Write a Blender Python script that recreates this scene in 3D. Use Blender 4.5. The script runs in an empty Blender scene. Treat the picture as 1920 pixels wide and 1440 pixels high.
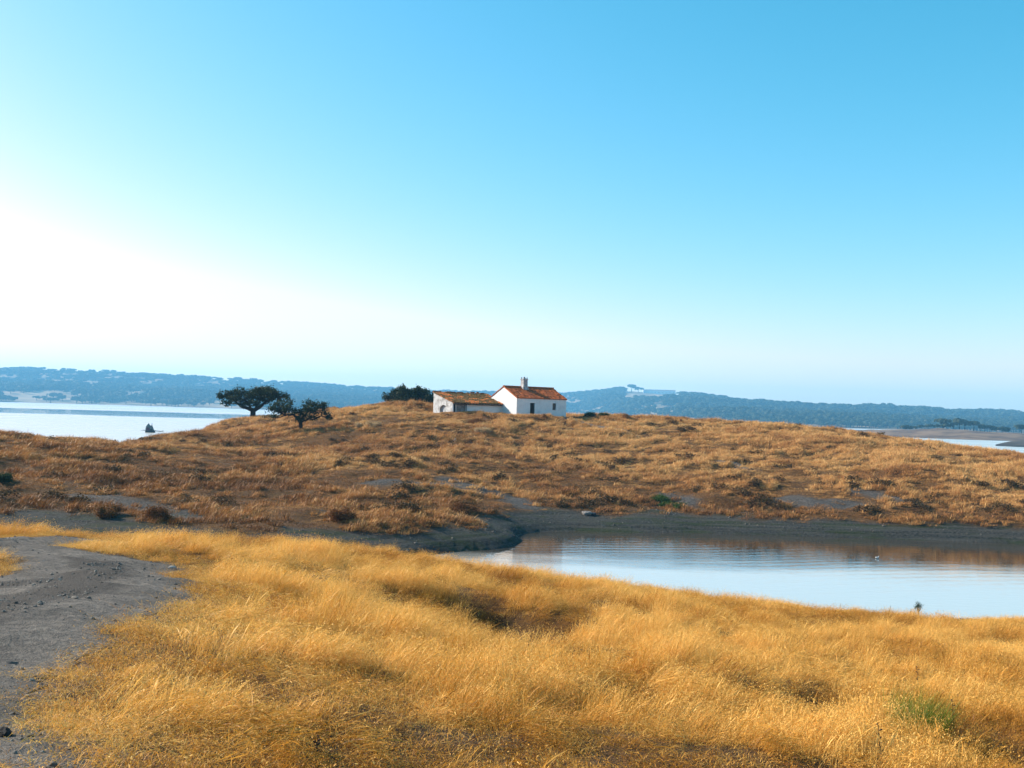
import bpy, math, random
import numpy as np
from mathutils import Matrix, Vector, Euler

# ------------------------------------------------------------------ camera, sky, sun, exposure
sc = bpy.context.scene
COL = sc.collection
R = math.radians
random.seed(11)
rng = np.random.default_rng(11)

FPX = 1968.0
CAM = Vector((0.0, 0.0, 9.0))
cam_data = bpy.data.cameras.new('camera')
cam = bpy.data.objects.new('camera', cam_data)
COL.objects.link(cam)
cam_data.sensor_width = 36.0
cam_data.lens = 36.0 * FPX / 1920.0
cam_data.clip_start = 0.1
cam_data.clip_end = 20000.0
CAM_M = Matrix.Translation(CAM) @ Matrix.Rotation(R(91.51), 4, 'X') @ Matrix.Rotation(R(1.60), 4, 'Z')
cam.matrix_world = CAM_M
sc.camera = cam

SUN_AZ = 68.0      # degrees to the left of the viewing direction
SUN_EL = 28.0
world = bpy.data.worlds.new('World')
sc.world = world
world.use_nodes = True
wt = world.node_tree
wn, wl = wt.nodes, wt.links
bg = wn['Background']
sky = wn.new('ShaderNodeTexSky')
sky.sky_type = 'NISHITA'
sky.sun_disc = False
sky.sun_elevation = R(SUN_EL)
sky.sun_rotation = R(-SUN_AZ)
sky.air_density = 1.0
sky.dust_density = 0.6
sky.ozone_density = 1.0
# one even colour response for the whole sky (the picture's cyan film-like look)
sep = wn.new('ShaderNodeSeparateColor')
comb = wn.new('ShaderNodeCombineColor')
wl.new(sky.outputs[0], sep.inputs[0])
def wmath(op, a, b):
    n = wn.new('ShaderNodeMath'); n.operation = op
    if isinstance(a, (int, float)): n.inputs[0].default_value = a
    else: wl.new(a, n.inputs[0])
    if isinstance(b, (int, float)): n.inputs[1].default_value = b
    else: wl.new(b, n.inputs[1])
    return n.outputs[0]
r_in = sep.outputs[0]
r_pow = wmath('MULTIPLY', wmath('POWER', wmath('MULTIPLY', r_in, 0.1), 2.1), 25.0)
g_out = wmath('MULTIPLY', wmath('POWER', wmath('MULTIPLY', sep.outputs[1], 0.1), 0.88), 8.9)
r_out = wmath('MINIMUM', r_pow, wmath('MULTIPLY', g_out, 0.99))
b_out = wmath('MULTIPLY', wmath('POWER', wmath('MULTIPLY', sep.outputs[2], 0.1), 0.88), 10.0)
wl.new(r_out, comb.inputs[0]); wl.new(g_out, comb.inputs[1]); wl.new(b_out, comb.inputs[2])
wl.new(comb.outputs[0], bg.inputs[0])
bg.inputs[1].default_value = 0.1

sun_d = bpy.data.lights.new('sun', 'SUN')
sun_d.energy = 5.0
sun_d.angle = R(0.53)
sun_d.color = (1.0, 0.90, 0.76)
sun = bpy.data.objects.new('sun', sun_d)
COL.objects.link(sun)
S_DIR = Vector((-math.sin(R(SUN_AZ)) * math.cos(R(SUN_EL)), math.cos(R(SUN_AZ)) * math.cos(R(SUN_EL)), math.sin(R(SUN_EL))))
sun.rotation_euler = S_DIR.to_track_quat('Z', 'Y').to_euler()
sun.location = (-200, 60, 150)

vs = sc.view_settings
vs.view_transform = 'Standard'
vs.look = 'None'
vs.exposure = 0.95
vs.gamma = 1.0
vs.use_curve_mapping = False
sc.render.engine = 'CYCLES'
sc.cycles.use_denoising = True
sc.cycles.max_bounces = 7
sc.cycles.diffuse_bounces = 3
sc.cycles.glossy_bounces = 3
sc.cycles.transmission_bounces = 3
sc.cycles.volume_bounces = 1
sc.cycles.caustics_reflective = False
sc.cycles.caustics_refractive = False

# ------------------------------------------------------------------ helpers
def ray(px, py):
    d = Vector(((px - 960.0) / FPX, -(py - 720.0) / FPX, -1.0))
    return (CAM_M.to_3x3() @ d)

def P(px, py, Y):
    """the point of the place that lies Y metres ahead along that line of sight"""
    d = ray(px, py)
    return CAM + d * (Y / d.y)

def smooth(a, b, x):
    t = np.clip((x - a) / (b - a), 0, 1)
    return t * t * (3 - 2 * t)

def _hash(ix, iy, s):
    h = np.sin(ix * 127.1 + iy * 311.7 + s * 74.7) * 43758.5453
    return h - np.floor(h)

def vnoise(x, y, s=0):
    ix = np.floor(x); iy = np.floor(y)
    fx = x - ix; fy = y - iy
    fx = fx * fx * (3 - 2 * fx); fy = fy * fy * (3 - 2 * fy)
    a = _hash(ix, iy, s); b = _hash(ix + 1, iy, s); c = _hash(ix, iy + 1, s); d = _hash(ix + 1, iy + 1, s)
    return (a * (1 - fx) + b * fx) * (1 - fy) + (c * (1 - fx) + d * fx) * fy

def fbm(x, y, s=0, o=3):
    v = 0.0; a = 0.5; t = 0.0
    for k in range(o):
        v = v + a * vnoise(x * 2 ** k + k * 17.3, y * 2 ** k - k * 9.1, s + k); t += a; a *= 0.5
    return v / t

def tag(o, label=None, cat=None, group=None, kind=None):
    if label: o['label'] = label
    if cat: o['category'] = cat
    if group: o['group'] = group
    if kind: o['kind'] = kind
    return o

def obj(name, verts, faces, mat=None, parent=None, shade=False, link=True):
    me = bpy.data.meshes.new(name)
    me.from_pydata([tuple(v) for v in verts] if not isinstance(verts, np.ndarray) else verts.tolist(), [], faces if not isinstance(faces, np.ndarray) else faces.tolist())
    me.update()
    if mat: me.materials.append(mat)
    if shade:
        me.polygons.foreach_set('use_smooth', np.ones(len(me.polygons), dtype=bool))
    o = bpy.data.objects.new(name, me)
    if link: COL.objects.link(o)
    if parent: o.parent = parent
    return o

def empty(name, loc, rz=0.0):
    o = bpy.data.objects.new(name, None)
    o.empty_display_size = 0.3
    o.location = loc; o.rotation_euler = (0, 0, rz)
    COL.objects.link(o)
    return o

class MB:
    def __init__(self): self.v = []; self.f = []
    def add(self, v, f):
        n = len(self.v); self.v += [tuple(p) for p in v]; self.f += [tuple(i + n for i in q) for q in f]
    def box(self, a, b):
        x0, y0, z0 = a; x1, y1, z1 = b
        self.add([(x0,y0,z0),(x1,y0,z0),(x1,y1,z0),(x0,y1,z0),(x0,y0,z1),(x1,y0,z1),(x1,y1,z1),(x0,y1,z1)],
                 [(0,3,2,1),(4,5,6,7),(0,1,5,4),(1,2,6,5),(2,3,7,6),(3,0,4,7)])
    def tube(self, pts, rad, n=7, cap=True):
        pts = [Vector(p) for p in pts]
        rings = []
        up = Vector((0.13, 0.21, 0.97)).normalized()
        for i, p in enumerate(pts):
            t = (pts[min(i + 1, len(pts) - 1)] - pts[max(i - 1, 0)]).normalized()
            a = t.cross(up)
            if a.length < 1e-3: a = t.cross(Vector((1, 0, 0)))
            a.normalize(); b = t.cross(a).normalized()
            rings.append([p + (a * math.cos(2 * math.pi * k / n) + b * math.sin(2 * math.pi * k / n)) * rad[i] for k in range(n)])
        v = [q for r_ in rings for q in r_]
        f = []
        for i in range(len(pts) - 1):
            for k in range(n):
                f.append((i * n + k, i * n + (k + 1) % n, (i + 1) * n + (k + 1) % n, (i + 1) * n + k))
        if cap:
            f.append(tuple(range(n))[::-1]); f.append(tuple((len(pts) - 1) * n + k for k in range(n)))
        self.add(v, f)
    def build(self, name, mat, parent=None, shade=False, link=True):
        return obj(name, self.v, self.f, mat, parent, shade, link)

# ------------------------------------------------------------------ materials
class Mat:
    def __init__(self, name):
        self.m = bpy.data.materials.new(name); self.m.use_nodes = True
        self.t = self.m.node_tree; self.n = self.t.nodes; self.l = self.t.links
        self.b = self.n['Principled BSDF']; self.out = self.n['Material Output']
        self.b.inputs['Specular IOR Level'].default_value = 0.15
        self.b.inputs['Roughness'].default_value = 0.9
    def node(self, t, **kw):
        n = self.n.new(t)
        for k, v in kw.items(): setattr(n, k, v)
        return n
    def set(self, sock, v):
        if isinstance(v, bpy.types.NodeSocket): self.l.new(v, sock)
        else: sock.default_value = v
    def coord(self, kind='Position', scale=(1, 1, 1)):
        src = self.node('ShaderNodeNewGeometry').outputs['Position'] if kind == 'Position' else self.node('ShaderNodeTexCoord').outputs[kind]
        mp = self.node('ShaderNodeMapping'); mp.inputs['Scale'].default_value = scale
        self.l.new(src, mp.inputs[0]); return mp.outputs[0]
    def noise(self, vec, scale, detail=4, rough=0.6, lo=0.35, hi=0.65):
        n = self.node('ShaderNodeTexNoise'); n.inputs['Scale'].default_value = scale
        n.inputs['Detail'].default_value = detail; n.inputs['Roughness'].default_value = rough
        self.l.new(vec, n.inputs['Vector'])
        return self.remap(n.outputs['Fac'], lo, hi)
    def remap(self, s, lo, hi, a=0.0, b=1.0):
        m = self.node('ShaderNodeMapRange'); m.interpolation_type = 'SMOOTHSTEP'
        self.l.new(s, m.inputs[0])
        for i, v in zip((1, 2, 3, 4), (lo, hi, a, b)): m.inputs[i].default_value = v
        return m.outputs[0]
    def math(self, op, a, b=0.0):
        m = self.node('ShaderNodeMath', operation=op); self.set(m.inputs[0], a); self.set(m.inputs[1], b); return m.outputs[0]
    def mix(self, fac, a, b, mode='MIX'):
        m = self.node('ShaderNodeMix', data_type='RGBA', blend_type=mode)
        self.set(m.inputs[0], fac)
        for s, v in ((m.inputs[6], a), (m.inputs[7], b)):
            self.set(s, v if isinstance(v, bpy.types.NodeSocket) else (*v[:3], 1.0))
        return m.outputs[2]
    def attr(self, name, kind='GEOMETRY'):
        a = self.node('ShaderNodeAttribute', attribute_type=kind, attribute_name=name); return a
    def bump(self, h, strength, dist):
        b = self.node('ShaderNodeBump'); b.inputs['Strength'].default_value = strength; b.inputs['Distance'].default_value = dist
        self.l.new(h, b.inputs['Height']); self.l.new(b.outputs[0], self.b.inputs['Normal'])
    def color(self, c):
        self.set(self.b.inputs['Base Color'], c if isinstance(c, bpy.types.NodeSocket) else (*c, 1.0)); return self

def plain(name, col, rough=0.85, var=0.35, scale=3.0):
    m = Mat(name); v = m.coord('Object')
    n = m.noise(v, scale, 5)
    dark = tuple(c * (1 - var) for c in col)
    m.color(m.mix(n, dark, col)); m.b.inputs['Roughness'].default_value = rough
    return m.m

# ------------------------------------------------------------------ the lie of the land
CP = []   # control points x, y, z
def cp(px, py, Y, dz=0.0):
    p = P(px, py, Y); CP.append((p.x, p.y, p.z + dz))
def cw(x, y, z): CP.append((x, y, z))
# near slope, bank of the track on the left
for a in [(0,1440,6.0),(0,1250,9.1),(0,1100,15.6),(0,1012,26.0),(-500,1440,6.5),(-500,1012,26.0),(300,1440,6.4),(320,1095,16.5),(300,1200,11.2),
          (150,1008,27.0)]: cp(*a)
for a in [(0,995,30),(230,997,30),(430,1000,32),(560,1012,31.5),(700,1027,32),(880,1047,32),(1050,1072,32.5),(1300,1104,33.5),(1500,1130,40)]: cp(*a, dz=-0.4)
for a in [(620,1440,6.9),(960,1440,7.4),(960,1250,12.6),(960,1150,20.0),(700,1150,18.0),(1300,1440,8.2),(1300,1250,14.6),(1600,1440,8.9),(1600,1280,15.5),
          (1900,1440,9.5),(1900,1300,16.0),(1900,1215,28.0)]: cp(*a, dz=-0.22)
cp(1720, 1158, 48.6); cp(1900, 1161, 48.6); cp(2100, 1166, 48.6, 0.1)
cw(0, -3, 7.4); cw(-12, -3, 7.6); cw(14, -3, 6.6); cw(-30, 4, 7.6); cw(34, 6, 4.4); cw(0, -20, 8.4); cw(-40, -20, 9); cw(45, -20, 6.0)
# hidden near bank down to the inlet
cw(13.5, 50, -0.1); cw(6, 52, -0.1); cw(1, 55, -0.1); cw(-4, 58, 0.05); cw(4, 42, 1.9); cw(-8, 50, 1.0); cw(-20, 50, 1.3); cw(-34, 48, 1.6); cw(30, 40, 1.6)
# bed of the inlet
cw(3, 65, -0.9); cw(12, 62, -1.3); cw(24, 62, -1.5); cw(40, 62, -1.6); cw(58, 60, -1.7); cw(80, 60, -1.8); cw(-3, 66, -0.25); cw(-8, 63, 0.35)
cw(-18, 57, 0.8); cw(-30, 56, 1.05); cw(-50, 50, 1.4); cw(10, 55, -0.7); cw(24, 54, -0.9)
# far bank and hill, column by column
for a in [(0,990,62),(0,960,66),(0,900,78),(0,850,88),(0,812,98),(100,822,98),(230,830,104),(230,900,82),(230,960,68),(230,985,63),
          (300,811,120),(400,797,142),(475,785,160),(480,834,118),(480,900,90),(480,960,72),(480,995,64),(563,810.5,122),(600,772,148),
          (690,759,142),(760,757,143),(700,800,122),(700,850,105),(700,900,90),(700,960,75),(700,1000,67),
          (850,985,72),(850,1006,69.5),(900,978,76.5),(925,1001,72.5),
          (850,777,134.5),(812,772,138.4),(968,781,136),(1061,783,140.7),(1000,785,133),(1000,830,118),(1000,880,103),(1000,930,91),(1000,965,84),
          (1140,780,142),(1300,789,140),(1300,830,122),(1300,880,106),(1300,930,94),(1300,970,86),
          (1500,799,135),(1570,805,130),(1570,850,113),(1570,900,99),(1570,950,89),(1690,822,124),
          (1900,851,112),(1900,900,98),(1900,950,89),(1900,985,84),(2150,880,108),(2150,960,88),(2150,1004,81)]: cp(*a)
for a in [(985,1001,76.5),(1060,998,79),(1180,995,80),(1300,993,81.5),(1570,996,82),(1740,998,82),(1900,999,82)]: cp(*a, dz=-0.32)
# behind the hill, down to the lake
cw(-70, 98, 5.6); cw(-70, 75, 2.2); cw(-90, 120, 2.0); cw(-60, 150, -1.5); cw(-46, 128, 2.2); cw(-44, 165, -0.8); cw(-30, 185, 1.0); cw(-60, 190, -2.5)
cw(-20, 165, 8.0); cw(-10, 165, 8.6); cw(5, 160, 8.6); cw(25, 160, 8.0); cw(-15, 215, -1.2); cw(10, 215, -0.8); cw(40, 165, 6.0); cw(40, 210, -0.8)
cw(70, 150, 4.6); cw(75, 190, -1.0); cw(90, 120, 4.4); cw(110, 150, -0.5); cw(120, 95, 2.6); cw(140, 120, -0.8); cw(100, 80, 1.2)
CP = np.array(CP)
def tps_fit(pts):
    X = pts[:, :2] / 50.0; n = len(X)
    d = np.linalg.norm(X[:, None] - X[None], axis=2)
    K = np.where(d > 0, d * d * np.log(d + 1e-12), 0) + np.eye(n) * 2e-4
    Pm = np.hstack([np.ones((n, 1)), X])
    A = np.zeros((n + 3, n + 3)); A[:n, :n] = K; A[:n, n:] = Pm; A[n:, :n] = Pm.T
    return np.linalg.solve(A, np.concatenate([pts[:, 2], np.zeros(3)]))
TW = tps_fit(CP); TX = CP[:, :2] / 50.0
def H0(x, y):
    x = np.asarray(x, float); y = np.asarray(y, float); sh = x.shape
    q = np.stack([x.ravel(), y.ravel()], 1) / 50.0
    out = np.empty(len(q))
    for i in range(0, len(q), 20000):
        c = q[i:i + 20000]
        d = np.sqrt(((c[:, None] - TX[None]) ** 2).sum(2))
        out[i:i + 20000] = (d * d * np.log(d + 1e-12)) @ TW[:-3] + TW[-3] + c @ TW[-2:]
    return out.reshape(sh)
HOLLOWS = []   # x, y, radius, depth
def H(x, y):
    x = np.asarray(x, float); y = np.asarray(y, float)
    h = H0(x, y)
    # the crest of the hill, a little lower towards both ends
    a = 960 + FPX * x / np.maximum(y, 20)
    drop = np.interp(a, [-300,0,60,100,230,300,400,475,520,563,600,690,760,812,850,1061,1140,1300,1500,1570,1690,1800,1900,2300], [12,12,14,17,16,10,6,15,19,14,11,3,3,2,0,0,5,2,2,7,13,17,20,20])
    r0 = np.interp(a, [0,250,400,470,700,1500,1700], [85,90,120,126,126,112,104]); 
    h = h - drop * y / FPX * smooth(0, 1, (y - r0) / 20.0) * (1 - smooth(150, 185, y) * (h < 2))
    # drawdown scarp on the far bank of the inlet
    far = smooth(58, 64, y) * (1 - smooth(100, 110, y))
    h = h + far * 0.28 * smooth(0.02, 0.16, h + 0.10 * (fbm(x / 2.5, y / 2.5, 3) - 0.5))
    # hummocks
    land = smooth(0.7, 2.0, h)
    h = h + land * 0.34 * (fbm(x / 2.4, y / 2.4, 5) - 0.5) + land * smooth(60, 75, y) * (0.95 * (fbm(x / 6.5, y / 4.2, 9) - 0.5) + 0.55 * (fbm(x / 2.6, y / 2.1, 12, 2) - 0.5))
    for hx, hy, hr, hd in HOLLOWS:
        h = h - hd * np.exp(-((x - hx) ** 2 + (y - hy) ** 2 * 0.45) / (hr * hr))
    # the sheet goes under water at its outer rim
    e = np.maximum(smooth(120, 190, np.abs(x - 10)), smooth(195, 250, y))
    return h * (1 - e) - 3.0 * e
def H1(x, y): return float(H(np.array([x]), np.array([y]))[0])
def ground_hits(pix):
    """where those lines of sight first meet the land or the water"""
    out = []
    Ys = np.concatenate([np.arange(3, 60, 0.08), np.arange(60, 200, 0.25)])
    for (px, py) in pix:
        d = ray(px, py); d = d / d.y
        xs = CAM.x + d.x * Ys; zs = CAM.z + d.z * Ys
        hh = np.maximum(H(xs, Ys), 0.0)
        k = np.nonzero(zs <= hh)[0]
        i = k[0] if len(k) else len(Ys) - 1
        out.append((float(xs[i]), float(Ys[i]), float(hh[i])))
    return out
_h = [(752,1128,0.45,0.22),(870,1132,0.7,0.35),(925,1135,0.7,0.35),(980,1158,0.5,0.35),(1030,1163,0.7,0.4),(985,1190,0.55,0.35),(955,1215,0.5,0.3),(1130,1222,0.65,0.4),(1165,1195,0.4,0.25),
      (1230,1118,0.8,0.35),(1000,1108,0.9,0.25),(560,1030,0.7,0.25),(440,1028,0.7,0.25),(1560,1330,0.6,0.25),(1060,1330,0.4,0.2),(1480,1360,0.4,0.2),(1850,1420,0.5,0.25)]
_hits = ground_hits([(a, b) for a, b, _, _ in _h])
HOLLOWS = [(p[0], p[1], q[2] * 1.25, q[3] * 1.3) for p, q in zip(_hits, _h)]

# masks ------------------------------------------------------------
def in_poly(x, y, poly):
    inside = np.zeros(x.shape, bool); n = len(poly); j = n - 1
    for i in range(n):
        xi, yi = poly[i][:2]; xj, yj = poly[j][:2]
        c = ((yi > y) != (yj > y)) & (x < (xj - xi) * (y - yi) / (yj - yi + 1e-9) + xi)
        inside ^= c; j = i
    return inside
def poly_dist(x, y, poly, closed=True):
    d = np.full(x.shape, 1e9); n = len(poly)
    for i in range(n if closed else n - 1):
        ax, ay = poly[i][:2]; bx, by = poly[(i + 1) % n][:2]
        vx, vy = bx - ax, by - ay; L = vx * vx + vy * vy + 1e-9
        t = np.clip(((x - ax) * vx + (y - ay) * vy) / L, 0, 1)
        d = np.minimum(d, np.hypot(x - ax - t * vx, y - ay - t * vy))
    return d
def sdf(x, y, poly):
    d = poly_dist(x, y, poly); return np.where(in_poly(x, y, poly), -d, d)
TRACK = ground_hits([(-420,1470),(185,1470),(140,1434),(88,1408),(40,1385),(30,1342),(46,1308),(82,1264),(150,1214),(240,1170),(315,1142),(352,1116),(354,1088),(322,1062),(240,1047),(160,1036),(105,1030),(115,1023),(190,1017),(262,1011),(150,1010),(0,1010),(-420,1010)])
TRACK = [q if q[1] < 26.3 else (q[0] * 26.3 / q[1], 26.3, 0) for q in TRACK]
ISLE = ground_hits([(-420,1042),(0,1042),(42,1062),(36,1078),(0,1084),(-420,1090)])
def track_sdf(x, y):
    n = (fbm(x / 0.6, y / 0.6, 21) - 0.5) * np.clip(0.05 * y, 0.25, 0.9)
    d = np.maximum(sdf(x, y, TRACK), -sdf(x, y, ISLE))
    return d + n
WORN = [ground_hits(q) for q in ([(335,1125),(350,1190),(500,1245),(700,1312),(840,1362),(960,1400),(1080,1445)], [(262,1165),(215,1240),(185,1330),(190,1440)], [(0,1300),(40,1330),(60,1400)])]
def worn(x, y):
    w = np.zeros(x.shape)
    for q, r_ in zip(WORN, (0.34, 0.2, 0.3)):
        w = np.maximum(w, 1 - smooth(r_ * 0.4, r_ * 1.3, poly_dist(x, y, q, False) + 0.5 * (fbm(x, y, 31) - 0.5)))
    return w
HILLPATH = ground_hits([(1063,786),(1090,791),(1108,797),(1135,802),(1165,807)])
HILLPATH2 = ground_hits([(1350,866),(1385,872),(1400,878)])
BARE = [ground_hits(q) for q in ([(840,905),(900,922),(950,934),(990,950)], [(165,932),(220,944),(285,955),(330,968)], [(1470,938),(1530,942),(1600,950)], [(1250,925),(1290,940)], [(700,905),(840,907)], [(1620,925),(1700,940)])]
def hill_bare(x, y):
    d = np.minimum(poly_dist(x, y, HILLPATH, False) - 0.75, poly_dist(x, y, HILLPATH2, False) - 0.5)
    for q, w_ in zip(BARE, (1.2, 1.3, 1.2, 0.9, 0.7, 0.9)): d = np.minimum(d, poly_dist(x, y, q, False) - w_)
    return 1 - smooth(-0.3, 0.8, d + 1.2 * (fbm(x / 1.3, y / 1.3, 33) - 0.5))
def bank_mask(x, y, h):
    thr = 1.0 + 0.95 * (1 - smooth(-32, 4, x)) + 0.9 * (fbm(x / 4, y / 4, 41) - 0.5)
    far = 1 - smooth(thr - 0.15, thr + 0.2, h)
    nb = 0.62 * smooth(14, 18, x)
    near = 1 - smooth(0.35 + nb, 0.75 + nb, h + 0.3 * (fbm(x / 2, y / 2, 43) - 0.5))
    w = smooth(50, 56, y)
    return (near * (1 - w) + far * w) * (1 - smooth(112, 122, y))

# ------------------------------------------------------------------ ground
def axis(segs):
    a = []
    for lo, hi, st in segs: a += list(np.arange(lo, hi, st))
    a.append(segs[-1][1]); return np.array(a)
gx = axis([(-180, -40, 2.0), (-40, 48, 0.42), (48, 90, 1.0), (90, 200, 2.5)])
gy = axis([(-25, 3, 1.5), (3, 56, 0.42), (56, 165, 0.75), (165, 260, 3.0)])
GX, GY = np.meshgrid(gx, gy)
GZ = H(GX, GY)
def HM(x, y):
    """height of the ground sheet as meshed"""
    i = np.clip(np.searchsorted(gx, x) - 1, 0, len(gx) - 2); j = np.clip(np.searchsorted(gy, y) - 1, 0, len(gy) - 2)
    u = (x - gx[i]) / (gx[i + 1] - gx[i]); v_ = (y - gy[j]) / (gy[j + 1] - gy[j])
    return (GZ[j, i] * (1 - u) + GZ[j, i + 1] * u) * (1 - v_) + (GZ[j + 1, i] * (1 - u) + GZ[j + 1, i + 1] * u) * v_
def grid_faces(nx, ny):
    i = np.arange(nx - 1)[None] + np.arange(ny - 1)[:, None] * nx
    return np.stack([i, i + 1, i + nx + 1, i + nx], -1).reshape(-1, 4)
ground = obj('ground', np.stack([GX, GY, GZ], -1).reshape(-1, 3), grid_faces(len(gx), len(gy)), None, None, True)
def fattr(o, name, vals):
    a = o.data.attributes.new(name, 'FLOAT', 'POINT'); a.data.foreach_set('value', np.asarray(vals, np.float32).ravel())
fattr(ground, 'track', np.where(GY < 34, smooth(0.35, -0.1, track_sdf(GX, GY)), 0))
fattr(ground, 'bank', bank_mask(GX, GY, GZ))
fattr(ground, 'bare', np.where(GY > 60, hill_bare(GX, GY), 0.55 * worn(GX, GY)))
m = Mat('dry_soil'); v = m.coord()
n1 = m.noise(v, 0.5, 6); n2 = m.noise(v, 5.0, 6, 0.7); n3 = m.noise(v, 26.0, 3, 0.7)
soil = m.mix(n1, (0.060, 0.026, 0.008), (0.14, 0.066, 0.021))
soil = m.mix(m.math('MULTIPLY', n2, 0.6), soil, (0.19, 0.10, 0.033))
grey = m.mix(n2, (0.06, 0.052, 0.047), (0.14, 0.122, 0.108))
soil = m.mix(m.attr('bare').outputs['Fac'], soil, grey)
bankc = m.mix(n2, (0.020, 0.021, 0.019), (0.070, 0.070, 0.064))
bankc = m.mix(m.math('MULTIPLY', m.noise(m.coord(scale=(0.25, 0.9, 1.0)), 0.9, 5, 0.65, 0.46, 0.62), 0.8), bankc, (0.030, 0.044, 0.012))
bankc = m.mix(m.math('MULTIPLY', m.noise(v, 1.7, 4, 0.6, 0.58, 0.72), 0.4), bankc, (0.075, 0.074, 0.07))
soil = m.mix(m.attr('track').outputs['Fac'], soil, m.mix(n2, (0.15, 0.135, 0.125), (0.27, 0.25, 0.235)))
ring = m.noise(m.coord(scale=(0.12, 0.12, 7.0)), 1.0, 4, 0.6, 0.46, 0.60)
bankc = m.mix(m.math('MULTIPLY', ring, 0.55), bankc, (0.095, 0.088, 0.076))
m.color(m.mix(m.attr('bank').outputs['Fac'], soil, bankc))
m.bump(m.math('ADD', n2, m.math('MULTIPLY', n3, 0.5)), 0.9, 0.08)
ground.data.materials.append(m.m)
tag(ground, 'grassy hill and slope around the reservoir inlet', 'ground', kind='structure')

def sheet(name, mask, x0, x1, y0, y1, st, lift, mat):
    xs = np.arange(x0, x1, st); ys = np.arange(y0, y1, st)
    A, B = np.meshgrid(xs, ys)
    k = mask(A, B)
    f = grid_faces(len(xs), len(ys))
    keep = k.ravel()[f].sum(1) >= 3
    f = f[keep]
    used = np.unique(f); remap = np.full(A.size, -1); remap[used] = np.arange(len(used))
    Z = HM(A.ravel()[used], B.ravel()[used]) + (lift(A.ravel()[used], B.ravel()[used]) if callable(lift) else lift)
    return obj(name, np.stack([A.ravel()[used], B.ravel()[used], Z], 1), remap[f], mat, None, True)

m = Mat('track_gravel'); v = m.coord()
n1 = m.noise(v, 0.8, 5); n2 = m.noise(v, 9.0, 5, 0.7); n3 = m.noise(v, 45.0, 3, 0.7, 0.4, 0.7)
c = m.mix(n1, (0.20, 0.176, 0.150), (0.34, 0.30, 0.26))
c = m.mix(m.math('MULTIPLY', n2, 0.75), c, (0.10, 0.092, 0.088))
c = m.mix(m.math('MULTIPLY', n3, 0.5), c, (0.36, 0.33, 0.295))
c = m.mix(m.math('MULTIPLY', m.attr('rut').outputs['Fac'], 0.8), c, (0.10, 0.087, 0.076))
m.color(c); m.bump(m.math('ADD', n2, n3), 1.0, 0.10)
TRACK_MAT = m.m
def rut(x, y):
    d = track_sdf(x, y)
    k_ = smooth(0.1, -0.7, d)
    return 0.007 + k_ * (0.02 + 0.11 * np.maximum(fbm(x / 0.7, y / 0.7, 51) - 0.38, 0) + 0.06 * (1 + np.sin(d * 3.2)) * 0.5)
track = sheet('gravel_track', lambda x, y: track_sdf(x, y) < 0.15, -22, 0, 4, 31, 0.07, rut, TRACK_MAT)
_tv = np.empty(len(track.data.vertices) * 3, np.float32); track.data.vertices.foreach_get('co', _tv); _tv = _tv.reshape(-1, 3)
fattr(track, 'rut', smooth(0.2, 0.9, np.sin(track_sdf(_tv[:, 0], _tv[:, 1]) * 3.2) * 0.5 + 0.5 + 0.5 * (fbm(_tv[:, 0] * 1.2, _tv[:, 1] * 1.2, 53) - 0.5)))
tag(track, 'grey gravel track bending through the dry grass at lower left', 'track', kind='structure')
path = sheet('dirt_path', lambda x, y: np.minimum(poly_dist(x, y, HILLPATH, False) - 0.8, poly_dist(x, y, HILLPATH2, False) - 0.55) + 0.6 * (fbm(x, y, 35) - 0.5) < 0,
             4, 36, 80, 150, 0.3, 0.05, TRACK_MAT)
tag(path, 'worn grey footpath climbing to the white house', 'path', kind='structure')

# ------------------------------------------------------------------ lake
m = Mat('lake_water'); pos = m.node('ShaderNodeNewGeometry').outputs['Position']
b = m.b
b.inputs['IOR'].default_value = 2.1
b.inputs['Specular IOR Level'].default_value = 0.5
sepx = m.node('ShaderNodeSeparateXYZ'); m.l.new(pos, sepx.inputs[0])
wob = m.noise(m.coord(scale=(0.002, 0.004, 1)), 1.0, 4, 0.6, 0.0, 1.0)
yy = m.math('ADD', sepx.outputs[1], m.math('MULTIPLY', m.math('SUBTRACT', wob, 0.5), 260.0))
calm = m.math('MULTIPLY', m.remap(yy, 560, 660), m.math('SUBTRACT', 1.0, m.remap(yy, 860, 990)))
streak = m.noise(m.coord(scale=(0.006, 0.05, 1)), 1.0, 3, 0.5, 0.5, 0.75)
wind = m.math('SUBTRACT', m.math('SUBTRACT', 1.0, calm), m.math('MULTIPLY', streak, 0.25))
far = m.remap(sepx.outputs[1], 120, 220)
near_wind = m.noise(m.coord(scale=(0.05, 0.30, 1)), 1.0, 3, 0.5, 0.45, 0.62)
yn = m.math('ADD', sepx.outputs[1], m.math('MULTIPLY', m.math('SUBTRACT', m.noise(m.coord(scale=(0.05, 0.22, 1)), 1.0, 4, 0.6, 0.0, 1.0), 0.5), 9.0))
painted_sheen = m.math('ADD', m.math('SUBTRACT', 1.0, m.remap(yn, 61, 68)), far)
m.color(m.mix(painted_sheen, (0.045, 0.038, 0.028), (0.54, 0.51, 0.46)))  # pale base colour paints in bright sky reflection on near inlet and far lake
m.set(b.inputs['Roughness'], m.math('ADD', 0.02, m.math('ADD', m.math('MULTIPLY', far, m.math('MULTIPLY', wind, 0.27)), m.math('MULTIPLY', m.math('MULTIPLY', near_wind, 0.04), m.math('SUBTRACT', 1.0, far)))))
wv = m.node('ShaderNodeTexWave', wave_type='BANDS', bands_direction='Y'); wv.inputs['Scale'].default_value = 0.24
wv.inputs['Distortion'].default_value = 7.0; wv.inputs['Detail'].default_value = 2.0; wv.inputs['Detail Scale'].default_value = 0.25
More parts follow.
